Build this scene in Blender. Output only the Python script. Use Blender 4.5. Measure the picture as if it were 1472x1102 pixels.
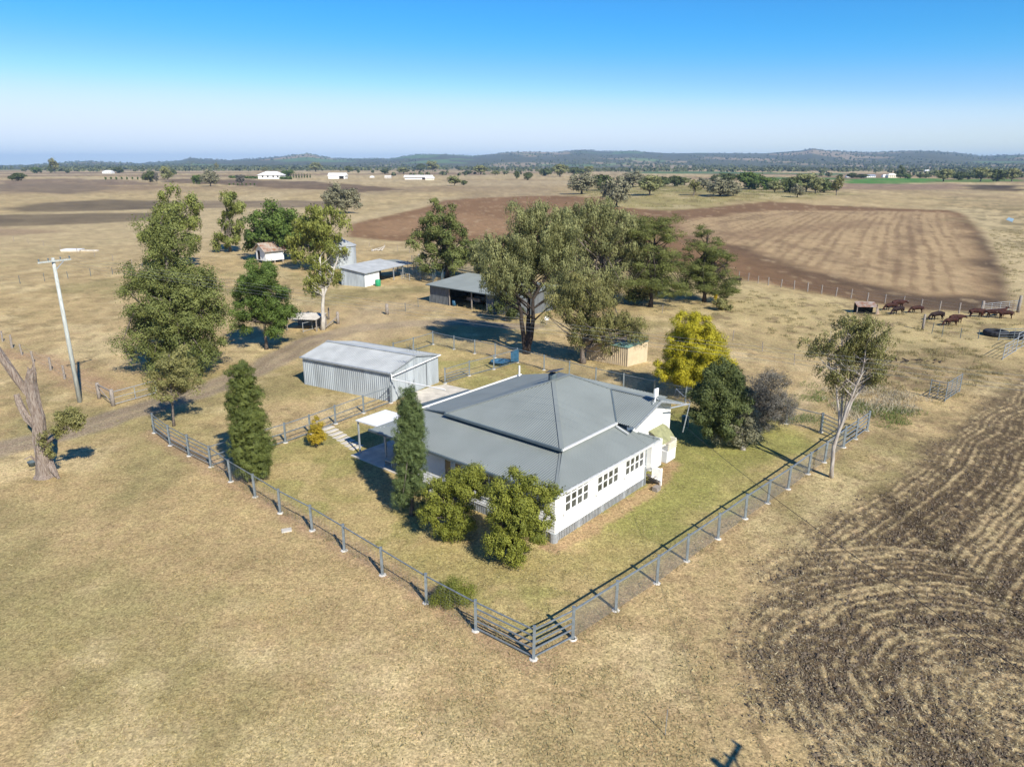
import bpy, math, random
import numpy as np
from mathutils import Vector, Matrix
for o in list(bpy.data.objects): bpy.data.objects.remove(o)
S=bpy.context.scene; COL=S.collection; R=math.radians
# ---------------- camera, sky, sun, exposure ----------------
FPX,CX,CY,YH,CH=1020.,736.,551.,236.,20.
PT=math.atan((CY-YH)/FPX)
cd=bpy.data.cameras.new('camera'); cam=bpy.data.objects.new('camera',cd); COL.objects.link(cam)
cam.location=(0,0,CH); cam.rotation_euler=(R(90)-PT,0,0)
cd.sensor_width=36; cd.lens=36*FPX/1472.; cd.clip_end=60000; cd.clip_start=.1
S.camera=cam
SUN_EL,SUN_AZ=39.,-59.2           # degrees; azimuth counter-clockwise from +x
sv=Vector((math.cos(R(SUN_AZ))*math.cos(R(SUN_EL)),math.sin(R(SUN_AZ))*math.cos(R(SUN_EL)),math.sin(R(SUN_EL))))
w=bpy.data.worlds.new('World'); S.world=w; w.use_nodes=True
nt=w.node_tree; bg=nt.nodes['Background']; sk=nt.nodes.new('ShaderNodeTexSky')
sk.sky_type='NISHITA'; sk.sun_disc=False; sk.sun_elevation=R(SUN_EL); sk.sun_rotation=math.atan2(sv.x,sv.y)
sk.altitude=450; sk.air_density=1.0; sk.dust_density=0.; sk.ozone_density=2.6
HAZE=.00007
hs=nt.nodes.new('ShaderNodeHueSaturation'); hs.inputs['Saturation'].default_value=1.3; hs.inputs['Hue'].default_value=.508
# grade the sky to the clear azure of the photograph (per channel response curve)
dv_=nt.nodes.new('ShaderNodeVectorMath'); dv_.operation='SCALE'; dv_.inputs['Scale'].default_value=.1
cv_=nt.nodes.new('ShaderNodeRGBCurve'); cv_.mapping.extend='HORIZONTAL'
for ci_,pts_ in enumerate((((.09,.03),(.19,.055),(.316,.17),(.60,.46),(1,.52)),((.375,.275),(.539,.39),(.707,.53),(1,.59)),((.63,.57),(.70,.62),(1,.66)))):
    c_=cv_.mapping.curves[ci_]; c_.points[0].location=(0,0); c_.points[1].location=pts_[-1]
    for p_ in pts_[:-1]: c_.points.new(*p_)
cv_.mapping.update()
mu_=nt.nodes.new('ShaderNodeVectorMath'); mu_.operation='SCALE'; mu_.inputs['Scale'].default_value=10.
L_=nt.links.new; L_(sk.outputs[0],hs.inputs['Color']); L_(hs.outputs[0],dv_.inputs[0]); L_(dv_.outputs[0],cv_.inputs['Color']); L_(cv_.outputs[0],mu_.inputs[0]); L_(mu_.outputs[0],bg.inputs[0]); bg.inputs[1].default_value=.12
sd=bpy.data.lights.new('sun','SUN'); sd.energy=5.0; sd.angle=R(.5); sd.color=(1,.95,.85)
so=bpy.data.objects.new('sun',sd); COL.objects.link(so); so.rotation_euler=sv.to_track_quat('Z','Y').to_euler(); so.location=(20,-30,60)
S.view_settings.view_transform='Standard'; S.view_settings.look='None'; S.view_settings.exposure=.5; S.view_settings.gamma=1
S.render.engine='CYCLES'; S.cycles.max_bounces=5; S.cycles.transparent_max_bounces=8; S.cycles.volume_bounces=0
# ---------------- pixel -> world helpers (photo measured on a 1472 wide grid) ----------------
_F=np.array([0,math.cos(PT),-math.sin(PT)]); _U=np.array([0,math.sin(PT),math.cos(PT)]); _R=np.array([1.,0,0]); _C=np.array([0,0,CH])
def ray(px,py): return _F*FPX+_R*(px-CX)-_U*(py-CY)
def P(px,py,z=0.):
    d=ray(px,py); return _C+d*((CH-z)/-d[2])
def Wy(px,py,Y):
    d=ray(px,py); return _C+d*(Y/d[1])
def m_per_px(p): return float((np.array(p)-_C)@_F)/FPX
# ---------------- numpy noise ----------------
def _h(i,j,s):
    n=(i.astype(np.int64)*374761393+j.astype(np.int64)*668265263+s*1442695041)&0xffffffff
    n=((n^(n>>13))*1274126177)&0xffffffff
    return ((n^(n>>16))&0xffff)/65535.
def vn(x,y,s=0):
    xi=np.floor(x); yi=np.floor(y); fx=x-xi; fy=y-yi; fx=fx*fx*(3-2*fx); fy=fy*fy*(3-2*fy)
    a=_h(xi,yi,s);b=_h(xi+1,yi,s);c=_h(xi,yi+1,s);d=_h(xi+1,yi+1,s)
    return (a*(1-fx)+b*fx)*(1-fy)+(c*(1-fx)+d*fx)*fy
def fb(x,y,s=0,o=4):
    t=0;a=.5;n=0
    for k in range(o): t=t+a*vn(x*2**k+17.3*k,y*2**k-9.1*k,s+k*7); n+=a; a*=.5
    return t/n
def sst(a,b,x): t=np.clip((x-a)/(b-a),0,1); return t*t*(3-2*t)
def sdf(poly,X,Y):
    d=np.full(X.shape,1e18); ins=np.zeros(X.shape,bool); n=len(poly)
    for i in range(n):
        ax,ay=poly[i];bx,by=poly[(i+1)%n]; ex,ey=bx-ax,by-ay; wx=X-ax; wy=Y-ay
        t=np.clip((wx*ex+wy*ey)/(ex*ex+ey*ey+1e-12),0,1)
        d=np.minimum(d,(wx-ex*t)**2+(wy-ey*t)**2)
        c=((ay>Y)!=(by>Y)); xi=ax+(Y-ay)*ex/(ey if abs(ey)>1e-9 else 1e-9)
        ins^=c&(X<xi)
    d=np.sqrt(d); return np.where(ins,-d,d)
def pline(pts,X,Y):
    d=np.full(X.shape,1e18)
    for (ax,ay),(bx,by) in zip(pts[:-1],pts[1:]):
        ex,ey=bx-ax,by-ay; wx=X-ax; wy=Y-ay; t=np.clip((wx*ex+wy*ey)/(ex*ex+ey*ey),0,1)
        d=np.minimum(d,(wx-ex*t)**2+(wy-ey*t)**2)
    return np.sqrt(d)
def PP(*pts): return [tuple(P(a,b)[:2]) for a,b in pts]
# ---------------- terrain height ----------------
SKY=[(-900,231),(-400,228),(-120,236),(0,238.5),(40,238),(75,235),(125,232),(200,235),(262,231),(274,227.5),(292,229.5),(330,231),(368,229),(410,226),(443,222.5),(462,226),(480,228.5),(560,229),(600,223.5),(640,223),(680,226),(736,221),(800,221.5),(836,217.5),(870,220),(906,219),(960,222),(1100,223),(1148,219),(1166,216),(1190,219),(1250,221),(1300,219),(1330,219),(1380,223),(1410,226.5),(1472,224),(1700,222),(2200,228),(3000,231)]
_sx=np.array([a for a,b in SKY],float); _sy=np.array([b for a,b in SKY],float)
KN=P(1010,284)[:2]
def gz(x,y):
    x=np.asarray(x,float); y=np.asarray(y,float); r=np.hypot(x,y)
    th=np.arctan2(x,np.maximum(y,1e-6)); th=np.where(y<=0,np.sign(x)*1.4,th)
    px=CX+FPX*np.tan(np.clip(th,-1.2,1.2))/math.cos(PT)
    el=np.interp(px,_sx,_sy); ridge=20+9000*(YH-el)/FPX*math.cos(PT)*np.cos(np.clip(th,-1.2,1.2))
    t=sst(3200,9000,r)
    z=t*np.maximum(ridge,0)*(.93+.14*fb(x/700,y/700,5,3)*sst(3300,4500,r))
    z=z+sst(2400,4200,r)*18*(fb(x/900,y/900,9,3)-.35)*sst(300,900,px)
    z=np.where(r>9000,z*(1-sst(9000,16000,r)*.35),z)
    k=np.exp(-(((x-KN[0])/75)**2+((y-KN[1])/70)**2)); z=z+3.2*k
    return z
def G(px,py):
    p=P(px,py)
    for _ in range(6):
        z=float(gz(p[0],p[1])); p=P(px,py,min(z,15))
    return Vector(p)
# ---------------- tagging / object helpers ----------------
def tag(o,label=None,cat=None,group=None,kind=None):
    if label: o['label']=label
    if cat: o['category']=cat
    if group: o['group']=group
    if kind: o['kind']=kind
    return o
def thing(name,label,cat,loc=(0,0,0),rz=0,group=None):
    o=bpy.data.objects.new(name,None); COL.objects.link(o); o.location=loc; o.rotation_euler=(0,0,rz); o.empty_display_size=.2
    return tag(o,label,cat,group)
def link(name,me,par=None,mat=None):
    o=bpy.data.objects.new(name,me); COL.objects.link(o); o.parent=par
    if mat is not None: me.materials.append(mat)
    return o
def npmesh(name,V,Fq,k=4,smooth=False):
    me=bpy.data.meshes.new(name); V=np.asarray(V,np.float32); Fq=np.asarray(Fq,np.int32); n=len(Fq)
    me.vertices.add(len(V)); me.vertices.foreach_set('co',V.ravel())
    me.loops.add(n*k); me.loops.foreach_set('vertex_index',Fq.ravel()); me.polygons.add(n)
    me.polygons.foreach_set('loop_start',np.arange(0,n*k,k,dtype=np.int32))
    if smooth: me.polygons.foreach_set('use_smooth',np.ones(n,bool))
    me.update(calc_edges=True); return me
class MB:
    def __init__(s): s.v=[]; s.f=[]
    def add(s,vs,fs):
        b=len(s.v); s.v+=[tuple(v) for v in vs]; s.f+=[tuple(i+b for i in f) for f in fs]; return s
    def hexa(s,b4,t4): return s.add(list(b4)+list(t4),[(3,2,1,0),(4,5,6,7),(0,1,5,4),(1,2,6,5),(2,3,7,6),(3,0,4,7)])
    def box(s,x0,x1,y0,y1,z0,z1): return s.hexa([(x0,y0,z0),(x1,y0,z0),(x1,y1,z0),(x0,y1,z0)],[(x0,y0,z1),(x1,y0,z1),(x1,y1,z1),(x0,y1,z1)])
    def beam(s,p,q,w,h=None,up=(0,0,1)):
        p=Vector(p);q=Vector(q);h=h or w; d=(q-p).normalized(); u=Vector(up)
        if abs(d.dot(u))>.95: u=Vector((1,0,0))
        a=d.cross(u).normalized()*w/2; b=a.cross(d).normalized()*h/2
        return s.hexa([p-a-b,p+a-b,p+a+b,p-a+b],[q-a-b,q+a-b,q+a+b,q-a+b])
    def tube(s,pts,rad,n=8,cap=True):
        pts=[Vector(p) for p in pts]; m=len(pts)
        if not hasattr(rad,'__len__'): rad=[rad]*m
        vs=[];pa=None
        for i,p in enumerate(pts):
            d=(pts[min(i+1,m-1)]-pts[max(i-1,0)]).normalized()
            if pa is None: pa=d.orthogonal().normalized()
            a=(pa-d*pa.dot(d)).normalized(); pa=a; b=d.cross(a)
            for k in range(n):
                t=2*math.pi*k/n; vs.append(p+(a*math.cos(t)+b*math.sin(t))*rad[i])
        fs=[(i*n+k,i*n+(k+1)%n,(i+1)*n+(k+1)%n,(i+1)*n+k) for i in range(m-1) for k in range(n)]
        if cap: fs+=[tuple(range(n-1,-1,-1)),tuple((m-1)*n+k for k in range(n))]
        return s.add(vs,fs)
    def lathe(s,c,prof,n=20):
        c=Vector(c); vs=[]; m=len(prof)
        for r,z in prof:
            for k in range(n):
                t=2*math.pi*k/n; vs.append((c.x+r*math.cos(t),c.y+r*math.sin(t),c.z+z))
        fs=[(i*n+k,i*n+(k+1)%n,(i+1)*n+(k+1)%n,(i+1)*n+k) for i in range(m-1) for k in range(n)]
        fs+=[tuple(range(n-1,-1,-1)),tuple((m-1)*n+k for k in range(n))]
        return s.add(vs,fs)
    def slab(s,poly,th):      # planar polygon (ccw from outside) given thickness inward
        p=[Vector(q) for q in poly]; n=(p[1]-p[0]).cross(p[2]-p[0]).normalized()*th; m=len(p)
        return s.add(p+[q-n for q in p],[tuple(range(m)),tuple(range(2*m-1,m-1,-1))]+[(i,m+i,m+(i+1)%m,(i+1)%m) for i in range(m)])
    def build(s,name,mat,par=None,smooth=False,bevel=0):
        me=bpy.data.meshes.new(name); me.from_pydata([tuple(v) for v in s.v],[],s.f); me.update()
        if smooth: me.polygons.foreach_set('use_smooth',[True]*len(me.polygons))
        o=link(name,me,par,mat)
        if bevel: b=o.modifiers.new('b','BEVEL'); b.width=bevel; b.segments=1; b.limit_method='ANGLE'
        return o
def corr(poly,edir,pitch=.15,amp=.012,prof='sin',name='roof_sheet'):
    """corrugated sheet filling the convex planar polygon, ribs across edir"""
    p=[Vector(q) for q in poly]; n=(p[1]-p[0]).cross(p[2]-p[0]).normalized(); e=Vector(edir); e=(e-n*e.dot(n)).normalized(); s=n.cross(e)
    T=[(q-p[0]).dot(e) for q in p]; Sx=[(q-p[0]).dot(s) for q in p]; t0,t1=min(T),max(T)
    ph=([0,.25,.5,.75],[0,1,0,-1]) if prof=='sin' else ([0,.12,.5,.62],[-1,1,1,-1])
    ts={t0+1e-4,t1-1e-4}; 
    for t in T:
        if t0<t<t1: ts.add(t)
    off={}
    k=math.floor(t0/pitch)
    while k*pitch<t1:
        for a,b in zip(*ph):
            t=(k+a)*pitch
            if t0<t<t1: ts.add(t); off[t]=b
        k+=1
    vs=[]; cnt=0
    for t in sorted(ts):
        lo,hi=1e9,-1e9
        for i in range(len(p)):
            j=(i+1)%len(p)
            if (T[i]-t)*(T[j]-t)<=0 and abs(T[i]-T[j])>1e-6:
                u=(t-T[i])/(T[j]-T[i]); q=Sx[i]+(Sx[j]-Sx[i])*u; lo=min(lo,q);hi=max(hi,q)
        if hi<lo: continue
        o=n*amp*off.get(t,0); vs+=[p[0]+e*t+s*lo+o,p[0]+e*t+s*hi+o]; cnt+=1
    return vs,[(2*i,2*i+2,2*i+3,2*i+1) for i in range(cnt-1)]
def corrb(mb,*a,**k):
    v,f=corr(*a,**k); mb.add(v,f); return mb
# ---------------- materials ----------------
def newmat(name):
    m=bpy.data.materials.new(name); m.use_nodes=True; t=m.node_tree; return m,t,t.nodes['Principled BSDF']
def mat(name,c,rough=.7,metal=0,var=.12,scale=3.,bump=0,bs=30.,spec=.3,streak=None,c2=None):
    m,t,b=newmat(name); N=t.nodes.new; L=t.links.new
    b.inputs['Roughness'].default_value=rough; b.inputs['Metallic'].default_value=metal; b.inputs['Specular IOR Level'].default_value=spec
    tc=N('ShaderNodeTexCoord'); mp=N('ShaderNodeMapping'); L(tc.outputs['Object'],mp.inputs[0])
    if streak: mp.inputs['Scale'].default_value=streak
    n=N('ShaderNodeTexNoise'); n.inputs['Scale'].default_value=scale; n.inputs['Detail'].default_value=6; L(mp.outputs[0],n.inputs['Vector'])
    r=N('ShaderNodeValToRGB'); c=list(c)
    lo=[max(0,x*(1-var*2)) for x in c]; hi=[min(1,x*(1+var*1.6)) for x in c]
    if c2: lo=list(c2); hi=c
    r.color_ramp.elements[0].position=.32; r.color_ramp.elements[1].position=.68
    r.color_ramp.elements[0].color=(*lo,1); r.color_ramp.elements[1].color=(*hi,1)
    L(n.outputs[0],r.inputs[0]); L(r.outputs[0],b.inputs['Base Color'])
    if bump:
        n2=N('ShaderNodeTexNoise'); n2.inputs['Scale'].default_value=bs; n2.inputs['Detail'].default_value=4; L(mp.outputs[0],n2.inputs['Vector'])
        bp=N('ShaderNodeBump'); bp.inputs['Strength'].default_value=bump; bp.inputs['Distance'].default_value=.05; L(n2.outputs[0],bp.inputs['Height']); L(bp.outputs[0],b.inputs['Normal'])
    return m
def leafmat(name,ca,cb,trans=.25,cc=None):
    m,t,b=newmat(name); N=t.nodes.new; L=t.links.new; out=t.nodes['Material Output']
    at=N('ShaderNodeAttribute'); at.attribute_name='var'; r=N('ShaderNodeValToRGB')
    r.color_ramp.elements[0].color=(*ca,1); r.color_ramp.elements[1].color=(*cb,1)
    if cc: e=r.color_ramp.elements.new(.93); e.color=(*cb,1); r.color_ramp.elements[2].color=(*cc,1)
    L(at.outputs['Fac'],r.inputs[0]); L(r.outputs[0],b.inputs['Base Color']); b.inputs['Roughness'].default_value=.62; b.inputs['Specular IOR Level'].default_value=.22
    tr=N('ShaderNodeBsdfTranslucent'); hv=N('ShaderNodeHueSaturation'); hv.inputs['Value'].default_value=1.5; hv.inputs['Hue'].default_value=.485
    L(r.outputs[0],hv.inputs['Color']); L(hv.outputs[0],tr.inputs[0])
    mx=N('ShaderNodeMixShader'); mx.inputs[0].default_value=trans; L(b.outputs[0],mx.inputs[1]); L(tr.outputs[0],mx.inputs[2]); L(mx.outputs[0],out.inputs[0])
    return m
M=dict(
 roof=mat('roof_steel',(.205,.225,.209),.5,0,.04,.5,spec=.28),
 trim=mat('dark_trim',(.10,.13,.14),.5,0,.05,2),
 gutter=mat('pale_gutter',(.62,.62,.58),.5,0,.06,2),
 white=mat('white_paint',(.80,.79,.75),.6,0,.025,1.5,bump=.1,bs=14),
 wshade=mat('white_weatherboard',(.78,.78,.76),.6,0,.03,1.5),
 cream=mat('cream_paint',(.76,.70,.55),.6,0,.05,3),
 galv=mat('galvanised_steel',(.40,.43,.45),.42,.35,.1,5),
 rail=mat('galvanised_rail',(.24,.275,.29),.42,.35,.1,5),
 wire=mat('fence_wire',(.30,.31,.31),.5,.3,.1,5),
 glass=mat('window_glass',(.075,.078,.075),.12,0,.35,2,spec=.8),
 shedroof=mat('shed_roof_zinc',(.42,.43,.41),.45,.1,.07,.8,streak=(1,1,1)),
 shedwall=mat('shed_wall_zinc',(.40,.435,.45),.45,.1,.1,1.2,streak=(1,1,.2)),
 conc=mat('concrete',(.55,.50,.41),.9,0,.1,1.4,bump=.2),
 foot=mat('concrete_footing',(.60,.56,.49),.9,0,.1,6,bump=.3),
 wood=mat('weathered_timber',(.30,.26,.22),.9,0,.25,6,bump=.4,streak=(6,6,1)),
 rust=mat('rusty_iron',(.42,.39,.33),.75,.1,.1,1.6,c2=(.26,.115,.06)),
 darkwall=mat('old_grey_iron',(.14,.15,.155),.7,.1,.12,3,streak=(2,2,.4)),
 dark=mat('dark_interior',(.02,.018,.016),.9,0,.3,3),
 tan=mat('tan_steel',(.56,.45,.29),.55,0,.05,2),
 green=mat('green_steel',(.18,.30,.25),.5,0,.06,2),
 tub=mat('green_plastic',(.03,.30,.13),.4,0,.1,3),
 blue=mat('blue_plastic',(.03,.10,.17),.45,0,.15,3),
 pole=mat('pale_power_pole',(.44,.46,.42),.85,0,.12,3,bump=.2,streak=(5,5,.6)),
 cable=mat('black_cable',(.03,.03,.03),.6,0,.1,3),
 awn=mat('lichened_awning',(.27,.27,.14),.8,0,.12,3),
 rubber=mat('black_rubber',(.025,.025,.028),.8,0,.3,5),
 cow=mat('red_brown_hide',(.042,.014,.009),.7,0,.3,2.2,spec=.2),
 cowd=mat('dark_brown_hide',(.022,.011,.009),.7,0,.3,2.2,spec=.2),
 horn=mat('horn',(.5,.45,.36),.5),
 bark=mat('grey_brown_bark',(.17,.14,.115),.95,0,.3,5,bump=.5,streak=(4,4,1)),
 barkd=mat('dark_bark',(.055,.042,.034),.95,0,.3,5,bump=.4,streak=(4,4,1)),
 barkw=mat('white_gum_bark',(.62,.58,.50),.8,0,.12,2.5,streak=(2,2,.7),c2=(.38,.34,.29)),
 barks=mat('smooth_gum_bark',(.50,.46,.40),.8,0,.15,2.5,streak=(2,2,.7),c2=(.27,.22,.18)),
 dead=mat('silvery_dead_wood',(.34,.285,.235),.95,0,.2,3.5,bump=.8,bs=9,streak=(5,5,.8),c2=(.15,.105,.08)),
 rustbark=mat('red_brown_bark',(.25,.13,.08),.95,0,.25,4,bump=.4),
 yel=mat('yellow_plastic',(.7,.5,.02),.6),
 solar=mat('solar_panel_blue',(.02,.05,.12),.2,spec=.6),
)
LM=dict(
 euc=leafmat('eucalypt_leaves',(0.112,0.131,0.052),(0.330,0.324,0.132),.14,(0.510,0.483,0.230)),
 euc2=leafmat('olive_leaves',(0.105,0.113,0.037),(0.300,0.276,0.098),.14,(0.450,0.400,0.172)),
 oak=leafmat('silky_oak_leaves',(0.061,0.083,0.022),(0.232,0.250,0.073),.14,(0.464,0.439,0.220)),
 gloss=leafmat('glossy_dark_leaves',(0.024,0.054,0.011),(0.167,0.230,0.047),.14),
 citrus=leafmat('citrus_leaves',(.06,.082,.014),(.31,.32,.05),.16,(.48,.42,.05)),
 cyp=leafmat('cypress_foliage',(0.033,0.053,0.013),(0.204,0.231,0.055),.1),
 cyp2=leafmat('pencil_cypress_foliage',(0.030,0.054,0.017),(0.194,0.246,0.084),.1),
 pine=leafmat('pine_needles',(0.035,0.050,0.014),(0.205,0.224,0.058),.1,(0.281,0.280,0.095)),
 wat=leafmat('golden_wattle_flowers',(0.108,0.123,0.021),(0.540,0.470,0.026),.14,(0.799,0.650,0.032)),
 yg=leafmat('yellow_green_leaves',(0.108,0.129,0.026),(0.313,0.325,0.074),.18),
 gold=leafmat('golden_conifer_foliage',(0.180,0.152,0.017),(0.540,0.386,0.034),.14),
 grey=leafmat('grey_green_leaves',(0.112,0.110,0.063),(0.300,0.283,0.172),.15,(0.450,0.414,0.276)),
 twig=leafmat('grey_twigs',(.08,.074,.06),(.21,.195,.16),.05),
 dk=leafmat('dark_green_leaves',(0.040,0.060,0.021),(0.161,0.184,0.057),.14),
 will=leafmat('willowy_leaves',(0.090,0.117,0.029),(0.285,0.304,0.081),.14),
 straw=leafmat('straw',(.24,.19,.10),(.58,.50,.31),.14),
 tuft=leafmat('dry_grass_blades',(.20,.17,.07),(.44,.37,.19),.14),
 weed=leafmat('green_weeds',(.05,.09,.015),(.17,.23,.05),.14),
 reed=leafmat('pale_reeds',(.30,.26,.17),(.52,.46,.33),.14),
 clod=leafmat('dark_soil',(.058,.043,.028),(.19,.148,.10),.0),
 wood=leafmat('far_tree_leaves',(0.068,0.081,0.039),(0.150,0.162,0.065),.1),
)
# ---------------- ground sheet: one polar grid, split into regions ----------------
def plough(X,Y,D):
    cc=P(1452,1010)[:2]; rc=np.hypot(X-cc[0],Y-cc[1]); 
    ln=PP((1325,760),(1480,905),(1600,1020)); (lx0,ly0),(lx1,ly1)=ln[0],ln[1]; side=(lx1-lx0)*(Y-ly0)-(ly1-ly0)*(X-lx0)
    inner=(1-sst(10,14,rc))*(1-sst(-2,2,side)); f1=np.where(inner>.5,rc,D); wob=(fb(X/6,Y/6,105,3)-.5)*1.6
    along=np.arctan2(Y-cc[1],X-cc[0])*7
    q=f1+wob; furA=fb(q/.33,along/2.2,102,3); furB=fb(q/1.3,along/7,103,3); cl=fb(X/.30,Y/.30,104,4); cl2=fb(X/.12,Y/.12,106,2)
    fs=.5+.5*np.sin(2*math.pi*q/.5+2.5*furB); s_=sst(.445,.71,furA*.30+furB*.22+cl*.34+fs*.14)
    s_=np.clip(s_*.9+.14*sst(.52,.68,cl)+.2*(1-sst(0,4,D))+.3*(1-sst(1.5,4.5,rc)),0,1)
    return s_,side,rc,furA,cl,cl2,lx0,np.hypot(lx1-lx0,ly1-ly0)
def ground():
    dep=np.concatenate([np.linspace(R(89),R(50),14),np.linspace(R(49),R(.58),640)]); r1=CH/np.tan(dep)
    r=np.concatenate([r1,np.geomspace(r1[-1]*1.03,16500,96)])
    th=np.concatenate([np.linspace(-180,-46,34,endpoint=False),np.linspace(-46,46,980),np.linspace(49,180,33,endpoint=False)[0:]])*math.pi/180
    nr,nth=len(r),len(th); Rr,TH=np.meshgrid(r,th,indexing='ij'); X=Rr*np.sin(TH); Y=Rr*np.cos(TH)
    Z=gz(X,Y)
    mul=lambda c,k:np.array(c)[None,None,:]*k[...,None]
    n1=fb(X/9,Y/9,1,5); n2=fb(X/2.2,Y/2.2,2,4); n3=fb(X/45,Y/45,3,4); n4=fb(X/.55,Y/.55,4,3); n5=fb(X/180,Y/60,6,4)
    # base dry pasture
    C=np.array([.385,.300,.165])[None,None,:]*np.ones(X.shape+(1,))
    def blend(c,m):
        nonlocal C
        m=np.clip(m,0,1)[...,None]; C=C*(1-m)+np.array(c)*m
    blend((.275,.24,.12),sst(.48,.68,n1)*.8); blend((.40,.31,.18),sst(.5,.7,fb(X/14+5,Y/14,11,4))*.55)
    blend((.52,.43,.26),sst(.52,.72,fb(X/5,Y/5,12,4))*.6)
    far=sst(120,260,Rr); blend((.38,.305,.185),far*.55); blend((.42,.35,.225),far*sst(.5,.62,fb(X/60,Y/260,14,4))*.55)
    blend((.235,.18,.12),far*sst(.55,.68,fb(X/90,Y/300,15,4))*.5)
    C*= (.80+.40*n2+.12*(n4-.5)*2*(1-far))[...,None]
    tus=sst(.60,.74,fb(X/1.3,Y/1.3,21,4))*sst(35,60,Rr)*(1-far); blend((.20,.165,.09),tus*.55)
    reg=np.zeros(X.shape,int)
    def area(poly,w,amp,ns,seed=30):
        d=sdf(poly,X,Y); d=d+(fb(X/ns,Y/ns,seed,4)-.5)*2*amp; return d,1-sst(-w,w,d)
    # far agricultural strips
    fa=sst(500,900,Rr)
    st=fb(X/900+3,Y/150,41,3); blend((.20,.14,.10),fa*sst(.56,.6,st)*.8); blend((.40,.33,.22),fa*(1-sst(.38,.42,st))*.7)
    for poly,c,nm in [
      (PP((1212,263),(1300,264),(1352,262),(1348,256.5),(1290,256),(1225,257)),(.07,.20,.035),2),
      (PP((1352,262.5),(1472,261),(1472,257),(1350,258)),(.11,.19,.05),2),
      (PP((1385,273),(1472,275),(1472,266),(1384,265.5)),(.06,.045,.035),2),
      (PP((1200,272),(1290,273),(1393,272),(1380,264),(1290,264.5),(1210,264)),(.25,.18,.135),2),
      (PP((905,249.5),(1110,250.5),(1210,252),(1205,249),(1010,246.5),(900,246.5)),(.08,.15,.07),2),
      (PP((980,243),(1060,243.5),(1060,241.8),(985,241.5)),(.07,.20,.10),2),
      (PP((1080,258),(1215,258),(1215,256),(1085,255)),(.09,.17,.05),2),
      (PP((225,257),(340,258),(470,262),(582,272),(520,276),(430,272),(330,266),(240,262)),(.14,.10,.07),3),
      (PP((0,259),(100,256.5),(190,259),(215,265),(120,268),(0,270)),(.20,.15,.11),3),
      (PP((-80,276),(0,275),(100,279),(180,270),(90,264),(-80,265)),(.19,.15,.11),3),
      (PP((0,300),(60,292),(150,287),(235,289),(235,300),(120,303),(30,304)),(.13,.105,.075),3),
      (PP((240,290),(420,288),(520,291),(480,298),(330,299),(240,299)),(.20,.16,.115),3),
      (PP((-120,322),(0,326),(110,322),(215,316),(235,306),(120,307),(0,309),(-120,312)),(.13,.105,.075),3),
      (PP((-120,340),(0,340),(90,333),(0,327),(-120,325)),(.29,.22,.15),3)]:
        d,m=area(poly,Rr.mean()*0+4+.004*Rr,.018*Rr,Rr.mean()*0+40); m=m*.92
        blend(c,m*(.72+.5*fb(X/16,Y/16,51,4))); reg[d<0]=nm
    # knoll
    d,m=area(PP((820,276),(870,297),(960,303),(1100,293),(1200,284),(1225,279),(1130,272),(1000,266),(880,266)),14,18,25); blend((.28,.25,.115),m*.85)
    kn=m; blend((.19,.155,.08),kn*sst(.55,.7,fb(X/7,Y/9,61,4))*.8); blend((.45,.38,.24),kn*sst(.6,.72,fb(X/12,Y/12,62,4))*.6)
    # big fallow field in the middle distance
    FB=PP((500,340),(505,322),(610,298),(640,288),(700,284),(790,283),(868,287),(872,297),(960,303.5),(1105,292.5),(1200,297),(1366,302),(1388,308),(1418,340),(1442,385),(1455,425),(1452,443),(1400,447),(1330,446),(1230,432),(1110,408),(1050,398),(940,383),(850,370),(700,350),(560,346))
    d,m=area(FB,1.2+.004*Rr,1.2,6,71); reg[d<0]=4; fn=fb(X/30,Y/30,72,4)
    blend((.205,.125,.070),m)                                  # red-brown tilled soil
    lite=PP((520,322),(640,305),(760,318),(900,318),(1000,330),(1000,345),(860,350),(700,335),(560,335))
    dl,ml=area(lite,9,12,20,73); blend((.30,.195,.115),ml*m*.7)
    blend((.17,.085,.05),m*(1-sst(0,70,np.abs(X+110)))*0)
    pale=PP((975,318),(1100,303),(1240,303),(1362,306),(1384,330),(1405,372),(1420,425),(1330,424),(1220,402),(1130,380),(1080,355),(980,338))
    dp,mp=area(pale,4,5,14,74)
    AX=np.array(P(1405,425)[:2])-np.array(P(1368,306)[:2]); AX/=np.hypot(*AX); u=X*AX[1]-Y*AX[0]; u=u+3*np.sin(Y/60); vv=X*AX[0]+Y*AX[1]
    rw=.5+.5*np.sin(2*math.pi*u/2.9+4*fb(u/9,vv/70,76,2)); gn=vn(u/.6,vv/4,78)*.5+vn(X/1.5,Y/2.5,80)*.5; rows=fb(u/1.2,vv/38,75,3); sx_=.20*rw+.44*rows+.36*gn
    dark=m*(1-mp); blend((.092,.068,.048),dark*sst(P(1000,340)[0]-12,P(1000,340)[0]+14,X)*.92*(1-.75*sst(180,300,Y)))
    blend((.375,.28,.168),m*mp); blend((.215,.148,.09),m*mp*sst(.42,.68,sx_)*.72)
    blend((.40,.31,.2),dark*sst(.62,.75,fb(X/2.5,Y/6,78,4))*.4)
    dd=dp; blend((.15,.10,.066),m*(1-sst(0,5,np.abs(dd+14+6*(fn-.5))))*.4)
    wet=1-sst(-2,5,sdf(PP((980,341),(1240,317),(1280,322),(1000,350)),X,Y)+10*(fn-.5)); blend((.19,.125,.08),m*wet*.45)
    # grassy verge / drain on the right of the fallow field
    dv=pline(PP((1385,300),(1445,370),(1465,420)),X,Y); blend((.46,.385,.24),(1-sst(2,16,dv))*(1-m)*.75)
    dcr=pline(PP((1380,285),(1425,300),(1480,320),(1540,350)),X,Y); blend((.20,.17,.10),(1-sst(5,30,dcr+(fn-.5)*30))*sst(.45,.6,fb(X/4,Y/6,79,4))*.75)
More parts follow.
